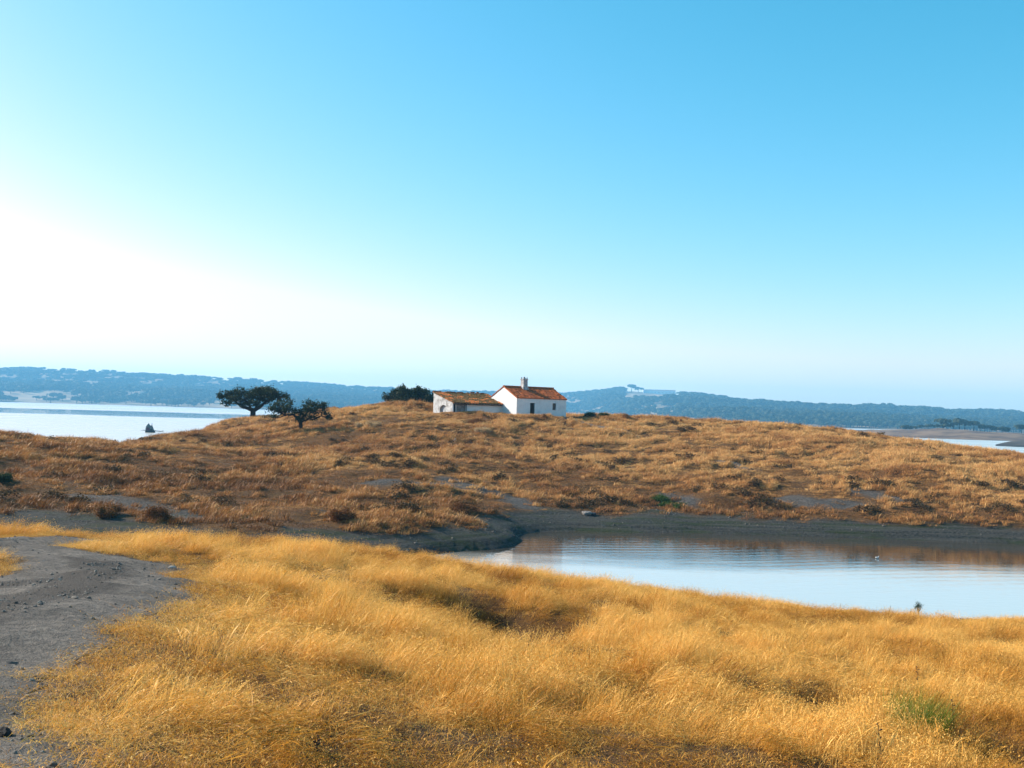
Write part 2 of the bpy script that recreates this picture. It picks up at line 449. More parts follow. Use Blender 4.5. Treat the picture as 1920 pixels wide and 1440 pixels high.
mp = m.node('ShaderNodeMapping'); mp.inputs['Rotation'].default_value = (0, 0, R(-14)); m.l.new(pos, mp.inputs[0]); m.l.new(mp.outputs[0], wv.inputs['Vector'])
wmask = m.noise(m.coord(scale=(0.03, 0.09, 1)), 1.0, 2, 0.5, 0.42, 0.62)
hgt = m.math('ADD', m.math('MULTIPLY', m.math('MULTIPLY', wv.outputs['Fac'], wmask), 0.0034), m.math('MULTIPLY', m.noise(m.coord(scale=(1.0, 2.2, 1)), 1.3, 3, 0.5, 0.0, 1.0), 0.0062))
m.bump(hgt, 1.0, 1.0)
ys = [30, 48, 60, 85, 130, 300, 800, 2000, 4350]
xs = [-3800, -1500, -400, -60, -20, 10, 60, 160, 600, 1500, 3800]
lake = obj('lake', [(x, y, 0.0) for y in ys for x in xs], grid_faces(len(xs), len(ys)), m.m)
tag(lake, 'calm reservoir water of the inlet and the bright lake behind', 'lake', kind='structure')

# ------------------------------------------------------------------ far shore hills
SKY_L = [(-900,672),(-400,682),(0,694),(100,694),(200,699),(320,707),(480,717),(600,724),(720,731),(815,737),(925,741),(1062,743),(1130,737),(1180,733),(1265,741),(1330,750),(1400,757),(1500,764),(1600,769),(1700,776),(1800,783),(1920,788),(2400,792),(2900,796)]
def skyline(pts, Yr):
    q = [P(a, b_, Yr) for a, b_ in pts]
    return np.array([p.x for p in q]), np.array([p.z for p in q])
def Yridge(x): return 3450 - 375 * np.clip(x / 1350.0, -1, 1)
SKX, SKZ = skyline(SKY_L, 3300.0)
def shoreY(x): return 2150 + 130 * np.sin(x / 390.0) + 85 * np.sin(x / 145.0 + 1) - 880 * smooth(170, 330, x)
def HF(x, y):
    yr = Yridge(x); ys_ = shoreY(x)
    zr = 9 + (np.interp(x * 3300.0 / yr, SKX, SKZ) - 9) * yr / 3300.0
    t = (y - ys_) / (yr - ys_)
    up = np.clip(t, 0, 1)
    prof = up ** 1.15
    h = zr * prof - 4 * smooth(0.0, -0.08, t)
    h = h + smooth(0.02, 0.3, t) * (1 - 0.75 * smooth(0.6, 1.0, t)) * (36 * (fbm(x / 465.0, y / 390.0, 61, 4) - 0.5) + 11 * (fbm(x / 90.0, y / 90.0, 65) - 0.5)) * smooth(0.0, 0.5, t + 0.2)
    ex = np.clip(t - 1, 0, 9)
    return h - 24 * ex
fx = np.arange(-3600, 3700, 30.0); fy = np.arange(720, 4100, 28.0)
FX, FY = np.meshgrid(fx, fy); FZ = HF(FX, FY)
m = Mat('far_hill_soil'); v = m.coord()
m.color(m.mix(m.noise(v, 0.012, 5), (0.14, 0.10, 0.06), (0.35, 0.25, 0.155)))
far_hills = obj('far_hills', np.stack([FX, FY, FZ], -1).reshape(-1, 3), grid_faces(len(fx), len(fy)), m.m, None, True)
tag(far_hills, 'long wooded hills along the far shore of the lake', 'hills', kind='structure')
# a paler, more distant plain behind the hills on the right
px_ = np.linspace(-200, 3700, 120); py_ = np.linspace(3650, 4350, 14)
PX, PY = np.meshgrid(px_, py_)
p0 = [P(a, b_, 4200.0) for a, b_ in [(900,790),(1300,760),(1480,760),(1590,766),(1640,772),(1780,776),(1920,781),(2300,788)]]
PZ = np.interp(PX, [p.x for p in p0], [p.z for p in p0]) * smooth(3650, 4200, PY) + 5 * (fbm(PX / 90., PY / 90., 71) - 0.5)
m = Mat('plain_soil'); v = m.coord()
m.color(m.mix(m.noise(v, 0.006, 5), (0.15, 0.13, 0.08), (0.42, 0.36, 0.26)))
plain_o = obj('distant_plain', np.stack([PX, PY, PZ], -1).reshape(-1, 3), grid_faces(len(px_), len(py_)), m.m, None, True)
tag(plain_o, 'pale plain fading away beyond the right hills', 'plain', kind='structure')
# the low brown spit on the right, and a darker one nearer
def spit(name, pts, col_a, col_b, label):
    V = []; n = len(pts)
    rows = [(-1.0, -1.0), (0.0, 0.02), (0.35, 0.55), (0.7, 0.93), (1.0, 1.0), (1.6, 0.6), (2.6, -0.4)]
    xs_ = np.linspace(0, n - 1, 70)
    for r_, hz in rows:
        for k in xs_:
            i = min(int(k), n - 2); t = k - i
            a, b_ = pts[i], pts[i + 1]
            x0 = a[0] * (1 - t) + b_[0] * t; y0 = a[1] * (1 - t) + b_[1] * t; hgt_ = a[2] * (1 - t) + b_[2] * t; dep = a[3] * (1 - t) + b_[3] * t
            nz = float(fbm(np.array([x0 / 9 + r_ * 5]), np.array([y0 / 9]), 77)[0]) - 0.5
            V.append((x0 * (1 + r_ * dep / y0) , y0 + r_ * dep + nz * 6 * (r_ > 0), hz * hgt_ + nz * 0.25 * hgt_ * (r_ > 0.1)))
    mm = Mat(name + '_soil'); vv = mm.coord()
    mm.color(mm.mix(mm.noise(vv, 0.05, 5), col_a, col_b))
    o = obj(name, V, grid_faces(70, len(rows)), mm.m, None, True)
    return tag(o, label, 'shore', kind='structure')
def sp(px, py, Y, top, dep):
    p = P(px, py, Y); z = P(px, top, Y + dep).z
    return (p.x, Y, max(z, 0.3), dep)
spit('brown_spit', [sp(1480,816,715,806,60), sp(1600,818,695,806,70), sp(1650,819,680,806,75), sp(1700,820,660,805,80), sp(1760,822,640,803,90), sp(1810,824,620,806,90), sp(1850,825,615,810,80), sp(1920,826,620,812,80), sp(2100,829,640,815,80)],
     (0.075, 0.042, 0.026), (0.20, 0.125, 0.072), 'low brown spit of land beyond the lake at right')
spit('dark_spit', [sp(1868,833.5,455,833,6), sp(1885,834,452,830,14), sp(1905,835,448,827,22), sp(1960,837,440,824,30), sp(2100,842,430,822,40)],
     (0.03, 0.026, 0.022), (0.09, 0.07, 0.055), 'small dark tongue of shore at the right edge')

# ------------------------------------------------------------------ farmhouse and shed
TH = R(35.0)
BASE_Z = 8.40
C0 = P(968, 781, 136.0); C0.z = BASE_Z

m = Mat('whitewash'); v = m.coord('Object')
n1 = m.noise(v, 0.9, 6, 0.65, 0.45, 0.75); n2 = m.noise(m.coord('Object', (3, 3, 0.5)), 2.0, 5, 0.6, 0.5, 0.8); n3 = m.noise(v, 7.0, 5, 0.7)
c = m.mix(m.math('MULTIPLY', n1, 0.6), (0.72, 0.72, 0.72), (0.50, 0.49, 0.48))
c = m.mix(m.math('MULTIPLY', n2, 0.25), c, (0.42, 0.42, 0.44))
m.color(c); m.bump(n3, 0.5, 0.03); WHITE = m.m
m = Mat('crumbling_plaster'); v = m.coord('Object')
n1 = m.noise(v, 1.5, 6, 0.7, 0.47, 0.62); n2 = m.noise(v, 6.0, 5, 0.7)
c = m.mix(n2, (0.42, 0.42, 0.43), (0.66, 0.66, 0.66))
c = m.mix(m.math('MULTIPLY', n1, 0.75), c, (0.20, 0.18, 0.17))
m.color(c); m.bump(m.math('ADD', n1, n2), 0.8, 0.05); OLDWALL = m.m
def tile_mat(name, moss):
    m = Mat(name); v = m.coord('Object')
    n1 = m.noise(v, 1.3, 5, 0.6, 0.35, 0.7); n2 = m.noise(v, 5.0, 5, 0.75, 0.3, 0.7); n3 = m.noise(m.coord('Object', (1, 0.35, 0.35)), 1.6, 4, 0.6, 0.52, 0.7)
    c = m.mix(n2, (0.30, 0.062, 0.017), (0.52, 0.15, 0.040))
    c = m.mix(m.math('MULTIPLY', n1, 0.55), c, (0.17, 0.050, 0.018))
    c = m.mix(m.math('MULTIPLY', n3, 0.4), c, (0.06, 0.03, 0.02))
    if moss:
        mm = m.noise(v, 0.85, 5, 0.65, 0.37, 0.49)
        c = m.mix(0.5, c, (0.62, 0.19, 0.04))
        c = m.mix(m.math('MULTIPLY', mm, 0.88), c, (0.022, 0.032, 0.006))
        c = m.mix(m.math('MULTIPLY', m.noise(v, 3.5, 4, 0.6, 0.62, 0.74), 0.6), c, (0.42, 0.22, 0.05))
    m.color(c); m.bump(n2, 0.4, 0.02); return m.m
TILE = tile_mat('clay_tile', False); TILE_MOSS = tile_mat('mossy_tile', True)
DARKWOOD = plain('dark_wood', (0.030, 0.022, 0.018), 0.7, 0.5, 6)
GREYWOOD = plain('weathered_boards', (0.30, 0.27, 0.25), 0.85, 0.45, 4)
SOOTY = plain('stained_chimney', (0.46, 0.44, 0.44), 0.9, 0.5, 2.5)
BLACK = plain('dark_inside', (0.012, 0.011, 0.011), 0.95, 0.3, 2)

def tiled_slope(name, quad, mat, parent, pitch=0.23, course=0.36, amp=0.045, sag=0.0, seed=1, thick=0.09):
    """quad: eave left, eave right, ridge right, ridge left"""
    a, b_, c_, d_ = [Vector(p) for p in quad]
    nu = max(6, int((b_ - a).length / pitch)) * 6
    nv = max(3, int((d_ - a).length / course))
    rows = []
    for k in range(nv):
        rows += [(k + 0.02) / nv, (k + 0.98) / nv]
    nrm = (b_ - a).cross(d_ - a).normalized()
    V = []
    rr = np.random.default_rng(seed)
    jit = rr.normal(0, 0.014, (nv, nu // 6 + 2))
    for ri, t in enumerate(rows):
        for i in range(nu + 1):
            u = i / nu
            p = (a * (1 - u) + b_ * u) * (1 - t) + (d_ * (1 - u) + c_ * u) * t
            ph = (i % 6) / 6.0
            prof = math.sin(math.pi * ph * 2) if ph < 0.5 else -0.35 * math.sin(math.pi * (ph - 0.5) * 2)
            off = amp * prof + (0.025 if ri % 2 == 0 else 0.0) + jit[ri // 2, i // 6] * (1 if amp else 0)
            off -= sag * math.sin(math.pi * u) * (0.4 + 0.6 * math.sin(math.pi * t))
            V.append(p + nrm * off)
    nr = len(rows); n = nu + 1
    F = [tuple(q) for q in grid_faces(n, nr)]
    # underside and rim
    o = len(V)
    for p in (a, b_, c_, d_): V.append(p - nrm * thick)
    F.append((o + 3, o + 2, o + 1, o))
    F.append(tuple(list(range(0, n)) [::-1] + [o, o + 1])[::1])
    top0 = (nr - 1) * n
    F.append(tuple([top0 + i for i in range(n)] + [o + 2, o + 3]))
    F.append(tuple([r_ * n for r_ in range(nr)] + [o + 3, o]))
    F.append(tuple([r_ * n + nu for r_ in range(nr)][::-1] + [o + 1, o + 2]))
    return obj(name, V, F, mat, parent)

def wall_with_holes(mb, x0, x1, z0, z1, y, holes, deep):
    """front wall in the plane y (facing -y) with real openings and reveals going back by deep"""
    xs_ = sorted({x0, x1, *[h[0] for h in holes], *[h[1] for h in holes]})
    zs_ = sorted({z0, z1, *[h[2] for h in holes], *[h[3] for h in holes]})
    for i in range(len(xs_) - 1):
        for j in range(len(zs_) - 1):
            cx, cz = (xs_[i] + xs_[i + 1]) / 2, (zs_[j] + zs_[j + 1]) / 2
            if any(h[0] < cx < h[1] and h[2] < cz < h[3] for h in holes): continue
            mb.add([(xs_[i], y, zs_[j]), (xs_[i + 1], y, zs_[j]), (xs_[i + 1], y, zs_[j + 1]), (xs_[i], y, zs_[j + 1])], [(0, 1, 2, 3)])
    for a, b_, c_, d_ in holes:
        y2 = y + deep
        mb.add([(a, y, c_), (a, y2, c_), (a, y2, d_), (a, y, d_)], [(0, 1, 2, 3)])
        mb.add([(b_, y, c_), (b_, y2, c_), (b_, y2, d_), (b_, y, d_)], [(3, 2, 1, 0)])
        mb.add([(a, y, d_), (b_, y, d_), (b_, y2, d_), (a, y2, d_)], [(3, 2, 1, 0)])
        mb.add([(a, y, c_), (b_, y, c_), (b_, y2, c_), (a, y2, c_)], [(0, 1, 2, 3)])

W_, D_, EV, RG = 8.14, 6.1, 2.42, 3.86
house = empty('farmhouse', (C0.x, C0.y, BASE_Z), TH)
tag(house, 'white single-storey farmhouse with orange tiled roof and tall chimney on the hilltop', 'house')
mb = MB(); lo = -0.5
door_h = (2.18, 2.93, 0.05, 1.82); win_h = (5.86, 6.44, 0.98, 1.86)
wall_with_holes(mb, 0, W_, lo, EV, 0, [door_h, win_h], 0.28)
half = D_ / 2
for x, fl in ((0, False), (W_, True)):
    q = [(x, 0, lo), (x, D_, lo), (x, D_, EV), (x, half, RG), (x, 0, EV)]
    mb.add(q, [(0, 1, 2, 3, 4) if fl else (4, 3, 2, 1, 0)])
mb.add([(0, D_, lo), (W_, D_, lo), (W_, D_, EV), (0, D_, EV)], [(3, 2, 1, 0)])
mb.build('wall', WHITE, house)
ov = 0.13
sl = (RG - EV) / half
tiled_slope('roof', [(-0.07, -ov, EV - ov * sl + 0.08), (W_ + 0.07, -ov, EV - ov * sl + 0.08), (W_ + 0.07, half, RG + 0.08), (-0.07, half, RG + 0.08)], TILE, house, sag=0.02, seed=3)
roof_b = tiled_slope('roof', [(W_ + 0.07, D_ + ov, EV - ov * sl + 0.08), (-0.07, D_ + ov, EV - ov * sl + 0.08), (-0.07, half, RG + 0.08), (W_ + 0.07, half, RG + 0.08)], TILE, house, sag=0.02, seed=4)
mb = MB()
k = -0.09
while k < W_ + 0.05:
    mb.tube([(k, half, RG + 0.10), (k + 0.40, half, RG + 0.115)], [0.10, 0.085], 8); k += 0.38
mb.build('ridge_tiles', TILE, house)['kind'] = 'stuff'
mb = MB(); mb.box((-0.015, -0.04, EV - 0.10), (W_ + 0.015, -0.003, EV - 0.025)); mb.build('eave_moulding', WHITE, house)
mb = MB(); mb.box((door_h[0], 0.17, door_h[2]), (door_h[1], 0.22, door_h[3])); door = mb.build('door', DARKWOOD, house)
for i in range(4):
    mb = MB(); w = (door_h[1] - door_h[0]) / 4; mb.box((door_h[0] + i * w + 0.008, 0.145, door_h[2] + 0.02), (door_h[0] + (i + 1) * w - 0.008, 0.169, door_h[3] - 0.02)); mb.build('plank', DARKWOOD, door)
mb = MB(); mb.box((door_h[1] - 0.13, 0.10, 0.92), (door_h[1] - 0.09, 0.144, 1.04)); mb.build('handle', BLACK, door)
mb = MB(); mb.box((door_h[0] - 0.12, -0.22, -0.4), (door_h[1] + 0.12, -0.004, 0.06)); mb.build('threshold', SOOTY, house)
mb = MB()
a, b_, c_, d_ = win_h
mb.box((a, 0.14, c_), (a + 0.05, 0.19, d_)); mb.box((b_ - 0.05, 0.14, c_), (b_, 0.19, d_)); mb.box((a + 0.05, 0.14, d_ - 0.05), (b_ - 0.05, 0.19, d_)); mb.box((a + 0.05, 0.14, c_), (b_ - 0.05, 0.19, c_ + 0.05))
win = mb.build('window', DARKWOOD, house)
g = Mat('dark_glass'); g.color((0.012, 0.014, 0.018)); g.b.inputs['Roughness'].default_value = 0.15; g.b.inputs['Specular IOR Level'].default_value = 0.4
mb = MB(); mb.box((a + 0.05, 0.16, c_ + 0.05), ((a + b_) / 2 - 0.015, 0.175, d_ - 0.05)); mb.build('pane', g.m, win)
mb = MB(); mb.box(((a + b_) / 2 + 0.015, 0.16, c_ + 0.05), (b_ - 0.05, 0.175, d_ - 0.05)); mb.build('pane', g.m, win)
mb = MB(); mb.box(((a + b_) / 2 - 0.015, 0.145, c_ + 0.05), ((a + b_) / 2 + 0.015, 0.185, d_ - 0.05)); mb.build('mullion', DARKWOOD, win)
mb = MB(); mb.box((a - 0.06, -0.06, c_ - 0.06), (b_ + 0.06, -0.003, c_ - 0.004)); mb.build('sill', WHITE, win)
# chimney
cx, cy = 3.10, half - 0.28
mb = MB(); s = 0.34; zt = 5.02
ring = lambda s1, z: [(cx - s1, cy - s1, z), (cx + s1, cy - s1, z), (cx + s1, cy + s1, z), (cx - s1, cy + s1, z)]
prof = [(0.62, 3.25), (0.50, 3.62), (0.40, 3.86), (0.345, 4.1), (0.33, 4.86), (0.385, 4.88), (0.385, 4.98), (0.30, 5.0)]
v_ = [q for s1, z in prof for q in ring(s1, z)]
f_ = [(i * 4 + k, i * 4 + (k + 1) % 4, (i + 1) * 4 + (k + 1) % 4, (i + 1) * 4 + k) for i in range(len(prof) - 1) for k in range(4)] + [tuple(len(v_) - 4 + k for k in range(4))]
mb.add(v_, f_); chim = mb.build('chimney', SOOTY, house)
for sx in (-1, 1):
    for sy in (-1, 1):
        mb = MB(); px0, py0 = cx + sx * 0.26, cy + sy * 0.26
        mb.tube([(px0, py0, 4.99), (px0, py0, 5.10), (px0, py0, 5.22), (px0, py0, 5.26)], [0.085, 0.07, 0.06, 0.02], 6); mb.build('pinnacle', SOOTY, chim)
mb = MB(); mb.tube([(cx, cy, 4.99), (cx, cy, 5.12), (cx, cy, 5.24), (cx, cy, 5.30)], [0.20, 0.19, 0.11, 0.03], 8); mb.build('cap', SOOTY, chim)

# the shed: its own frame, same orientation, front wall 3.5 m behind the house front
L_, SD, SE, SR = 7.56, 4.8, 1.62, 2.86
so = C0 + Vector((-math.sin(TH), math.cos(TH), 0)) * 3.5
shed = empty('shed', (so.x, so.y, BASE_Z), TH)
tag(shed, 'low ruinous shed with mossy sloping tile roof leaning against the white farmhouse', 'shed')
mb = MB(); sdoor = (-7.40, -7.02, 0.0, 1.38); spanel = (-6.98, -5.55, 0.0, 1.42)
wall_with_holes(mb, -L_, -0.02, lo, SE, 0, [sdoor, spanel], 0.30)
mb.add([(-0.02, 0, lo), (-0.02, SD, lo), (-0.02, SD, SR), (-0.02, 0, SE)], [(0, 1, 2, 3)])
mb.add([(-L_, SD, lo), (-0.02, SD, lo), (-0.02, SD, SR), (-L_, SD, SR)], [(3, 2, 1, 0)])
mb.build('wall', WHITE, shed)
# end wall with an arched, walled-up niche
mb = MB(); arch = [(1.55, lo), (1.55, 0.75), (1.70, 1.05), (1.98, 1.20), (2.35, 1.24), (2.72, 1.16), (3.0, 0.95), (3.1, 0.7), (3.1, lo)]
def zr(y): return SE + (SR - SE) * y / SD
X = -L_ - 0.001
mb.add([(X, 0, lo), (X, 1.55, lo), (X, 1.55, 0.75), (X, 1.55, zr(1.55)), (X, 0, SE)], [(0, 1, 2, 3, 4)])
mb.add([(X, SD, lo), (X, 3.1, lo), (X, 3.1, 0.7), (X, 3.1, zr(3.1)), (X, SD, SR)], [(4, 3, 2, 1, 0)])
up = arch[1:-1]
for i in range(len(up) - 1):
    (ya, za), (yb, zb) = up[i], up[i + 1]
    mb.add([(X, ya, za), (X, yb, zb), (X, yb, zr(yb)), (X, ya, zr(ya))], [(0, 1, 2, 3)])
for i in range(len(arch) - 1):
    (ya, za), (yb, zb) = arch[i], arch[i + 1]
    mb.add([(X, ya, za), (X + 0.25, ya, za), (X + 0.25, yb, zb), (X, yb, zb)], [(0, 1, 2, 3)])
mb.build('end_wall', OLDWALL, shed)
mb = MB(); mb.add([(X + 0.249, y_, z_) for y_, z_ in arch], [tuple(range(len(arch)))]); nc = mb.build('niche', plain('grey_infill', (0.40, 0.42, 0.44), 0.9, 0.3, 2), shed)
nc['label'] = 'grey walled-up arch in the shed end wall'
sls = (SR - SE) / SD
q = [(-L_ - 0.12, -0.42, SE - 0.42 * sls + 0.10), (-0.01, -0.42, SE - 0.42 * sls + 0.10), (1.05, SD + 0.1, SR + 0.12), (-L_ - 0.12, SD + 0.1, SR + 0.12)]
rf = tiled_slope('roof', q, TILE_MOSS, shed, amp=0.05, sag=0.10, seed=8, thick=0.12)
rf['label'] = 'sagging tile roof patched with green moss'
mb = MB()
for i in range(16):
    x = -L_ + 0.2 + i * 0.47
    mb.tube([(x, -0.36, SE - 0.36 * sls - 0.06), (x, 0.25, SE + 0.25 * sls - 0.06)], [0.045, 0.045], 5)
mb.box((-L_, -0.38, SE - 0.36 * sls - 0.20), (-0.02, -0.28, SE - 0.36 * sls - 0.11))
mb.build('eave_rafters', DARKWOOD, shed)['kind'] = 'stuff'
mb = MB()
for i in range(26):   # loose ridge tiles
    x = -L_ - 0.1 + i * 0.31 + random.uniform(-.03, .03)
    if random.random() < 0.18: continue
    z0 = SR + 0.13 + random.uniform(-.02, .03) - 0.10 * math.sin(math.pi * i / 28) * 0.4 + (0.10 if 17 < i < 24 else 0)
    mb.tube([(x, SD + 0.02 + random.uniform(-.08, .05), z0), (x + 0.33, SD + random.uniform(-.05, .05), z0 + 0.01)], [0.09, 0.08], 6)
mb.build('ridge_tiles', TILE, shed)['kind'] = 'stuff'
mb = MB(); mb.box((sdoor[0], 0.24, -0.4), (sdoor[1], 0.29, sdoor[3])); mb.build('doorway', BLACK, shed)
mb = MB(); mb.box((spanel[0], 0.16, -0.4), (spanel[1], 0.2, spanel[3])); pn = mb.build('door', GREYWOOD, shed)
for i in range(7):
    w = (spanel[1] - spanel[0]) / 7
    mb = MB(); mb.box((spanel[0] + i * w + 0.012, 0.12, -0.3), (spanel[0] + (i + 1) * w - 0.012, 0.158, spanel[3] - 0.02 - random.uniform(0, .06))); mb.build('plank', GREYWOOD, pn)
mb = MB(); mb.box((sdoor[0] - 0.05, -0.05, 1.43), (spanel[1] + 0.1, -0.004, 1.55)); mb.build('lintel', GREYWOOD, shed)
mb = MB(); mb.box((spanel[1] + 0.02, -0.10, -0.4), (spanel[1] + 0.12, -0.004, 1.42)); mb.build('post', GREYWOOD, shed)

# ------------------------------------------------------------------ trees
def leaf_mat(name, a, b_, c_):
    m = Mat(name)
    at = m.attr('shade').outputs['Fac']
    col = m.mix(at, a, b_)
    col = m.mix(m.noise(m.coord('Object'), 0.9, 3, 0.5, 0.4, 0.7), col, c_)
    m.color(col); m.b.inputs['Roughness'].default_value = 0.65; m.b.inputs['Specular IOR Level'].default_value = 0.12
    tr = m.node('ShaderNodeBsdfTranslucent'); m.l.new(col, tr.inputs[0])
    mx = m.node('ShaderNodeMixShader'); mx.inputs[0].default_value = 0.22
    m.l.new(m.b.outputs[0], mx.inputs[1]); m.l.new(tr.outputs[0], mx.inputs[2]); m.l.new(mx.outputs[0], m.out.inputs[0])
    return m.m
OAK = leaf_mat('holm_oak_leaf', (0.016, 0.026, 0.012), (0.050, 0.068, 0.026), (0.028, 0.042, 0.022))
BARK = plain('oak_bark', (0.040, 0.030, 0.025), 0.95, 0.5, 5)

def leaves(lobes, per_m2, size, mat, parent, name='crown', seed=0, hollow=0.35, clump=0.40, squash=0.75):
    """lobes: (x,y,z,rx,ry,rz): leaf faces gathered in small sprays through the outer part of each lobe"""
    rr = np.random.default_rng(seed)
    C = []
    for (x, y, z, rx, ry, rz) in lobes:
        vol = 4.19 * rx * ry * rz
        nsp = int(max(10, 8.5 * (rx * ry * rz) ** (2 / 3) / clump ** 2))
        d = rr.normal(size=(nsp, 3)); d /= np.linalg.norm(d, axis=1)[:, None]
        r_ = (hollow + (1 - hollow) * rr.random(nsp)) * (0.8 + 0.38 * rr.random(nsp))
        s = np.array([x, y, z]) + d * r_[:, None] * np.array([rx, ry, rz])
        nl = max(6, int(per_m2 * clump ** 2 * 3.0))
        for c in s:
            o = rr.normal(size=(nl, 3)) * clump * 0.5 * (0.6 + 0.8 * rr.random()); o[:, 2] *= squash
            C.append(np.hstack([c + o, np.full((nl, 1), rr.random())]))
    C = np.vstack(C); n = len(C)
    a = rr.normal(size=(n, 3)); a /= np.linalg.norm(a, axis=1)[:, None]
    b0 = rr.normal(size=(n, 3)); b1 = np.cross(a, b0); b1 /= np.linalg.norm(b1, axis=1)[:, None]
    sz = size * (0.6 + 0.8 * rr.random(n))[:, None]
    c0 = C[:, :3]
    V = np.stack([c0 - a * sz, c0 - b1 * sz * 0.55, c0 + a * sz, c0 + b1 * sz * 0.55], 1).reshape(-1, 3)
    F = np.arange(n * 4).reshape(-1, 4)
    o = obj(name, V, F, mat, parent)
    fattr(o, 'shade', np.repeat(np.clip(C[:, 3] * 0.7 + 0.3 * rr.random(n), 0, 1), 4))
    return o

def limb(mb, pts, r0, r1, n=8, sub=4, wob=0.06, seed=0):
    rr = random.Random(seed)
    P_ = [Vector(p) for p in pts]; out = []
    for i in range(len(P_) - 1):
        p0 = P_[max(i - 1, 0)]; p1 = P_[i]; p2 = P_[i + 1]; p3 = P_[min(i + 2, len(P_) - 1)]
        for k in range(sub):
            t = k / sub
            out.append(0.5 * ((2 * p1) + (p2 - p0) * t + (2 * p0 - 5 * p1 + 4 * p2 - p3) * t * t + (3 * p1 - p0 - 3 * p2 + p3) * t ** 3))
    out.append(P_[-1])
    L = len(out)
    out = [p + Vector((rr.uniform(-1, 1), rr.uniform(-1, 1), rr.uniform(-1, 1))) * wob * (0 < i < L - 1) for i, p in enumerate(out)]
    mb.tube(out, [r0 + (r1 - r0) * (i / (L - 1)) ** 0.8 for i in range(L)], n)

def oak(name, label, base_px, Y, lobes_px, limbs_px, trunk, depth, per, size, seed, root_r=1.25):
    s = Y / FPX
    b0 = P(base_px[0], base_px[1], Y)
    gz = H1(b0.x, b0.y) - 0.1
    root = empty(name, (b0.x, b0.y, gz)); tag(root, label, 'tree')
    rr = random.Random(seed)
    loc = lambda px, py, dy=0.0: ((px - base_px[0]) * s, dy, (base_px[1] - py) * s + (b0.z - gz))
    mb = MB()
    tr = [loc(*q) for q in trunk[0]]
    tr = [(tr[0][0], 0, -0.3)] + tr
    limb(mb, tr, trunk[1] * root_r, trunk[2], 10, 4, 0.03, seed)
    for i, (pl, r0, r1, dy) in enumerate(limbs_px):
        pts = [loc(px, py, dy * k / max(1, len(pl) - 1)) for k, (px, py) in enumerate(pl)]
        limb(mb, pts, r0, r1, 7, 4, 0.05, seed + i)
    lobes = []
    for (px, py, rx, ry, dy) in lobes_px:
        x, _, z = loc(px, py)
        lobes.append((x, dy, z, rx * s, (rx * 0.55 + ry * 0.45) * s * depth, ry * s))
        # twigs into the lobe
        near = min(limbs_px, key=lambda l: abs(l[0][-1][0] - px) + abs(l[0][-1][1] - py))
        e = loc(*near[0][-1], near[3])
        for k in range(3):
            t = (x + rr.uniform(-.6, .6) * rx * s, dy + rr.uniform(-.5, .5) * rx * s, z + rr.uniform(-.3, .6) * ry * s)
            limb(mb, [e, ((e[0] + t[0]) / 2, (e[1] + t[1]) / 2, (e[2] + t[2]) / 2 - 0.1), t], near[2], 0.02, 5, 3, 0.05, seed + k)
    mb.build('trunk', BARK, root, True)
    leaves(lobes, per, size, OAK, root, seed=seed)
    return root

oak('holm_oak', 'broad dark holm oak with forked trunk, on the slope beside the bright lake', (474.5, 785), 155,
    [(432,741,20,11,0),(415,744,10,7,-1),(420,757,11,4.5,1),(445,735,13,8,1.5),(455,752,17,12,0),(440,750,14,9,-1.5),(478,741,20,13,0.5),(500,736,22,12,0),(490,732,24,9,2),(512,738,16,10,-1),(526,740,10,6,0),(478,757,14,7,-1.5),
     (494,749,14,7,1.5),(520,749,8,3.5,1),(535,741,5,3,0),(488,733,14,9,-2),(462,740,9,7,1)],
    [([(473,770),(464,766),(452,763),(443,758),(432,748)],0.34,0.10,0.8),([(474,770),(484,765),(494,757),(505,749),(520,743)],0.34,0.10,-0.6),([(473,769),(468,760),(462,750)],0.22,0.09,-1.0),([(476,768),(482,758),(486,746)],0.22,0.09,1.0),([(443,758),(430,758),(420,757)],0.10,0.04,0.8)],
    ([(474.5,784),(474,777),(473,769)], 0.40, 0.36), 0.75, 36, 0.125, 5)
oak('holm_oak', 'smaller gnarled holm oak with open crown and left-reaching bough, alone on the slope', (563, 811), 122,
    [(520,764,17,10,0),(532,753,12,7,0.6),(511,770,10,7,-0.5),(508,783,9,5,0.3),(540,765,12,9,-0.8),(548,770,8,6,0.4),(528,772,12,6,0.6),
     (575,760,13,10,0),(588,758,11,9,0.8),(583,768,16,9,-0.8),(601,763,10,7,0.2),(609,773,9,6.5,-0.4),(615,780,6,5,0.3),(570,780,15,7,0.6),(560,786,10,5,-0.6),(585,783,12,5,0.4),(604,758,4.5,3,0),(562,772,8,6,0)],
    [([(563,789),(555,782),(547,778),(536,779),(522,774)],0.20,0.06,-0.3),([(563,789),(568,780),(576,768)],0.18,0.06,0.4),([(565,790),(578,786),(592,784),(601,779)],0.14,0.05,-0.4),([(562,788),(560,780),(562,773)],0.13,0.05,0.5),([(536,779),(522,784),(510,784)],0.08,0.03,0.3),([(576,768),(590,764),(601,763)],0.07,0.03,0.3)],
    ([(563,811),(563.5,800),(563,789)], 0.24, 0.20), 0.8, 46, 0.095, 9)
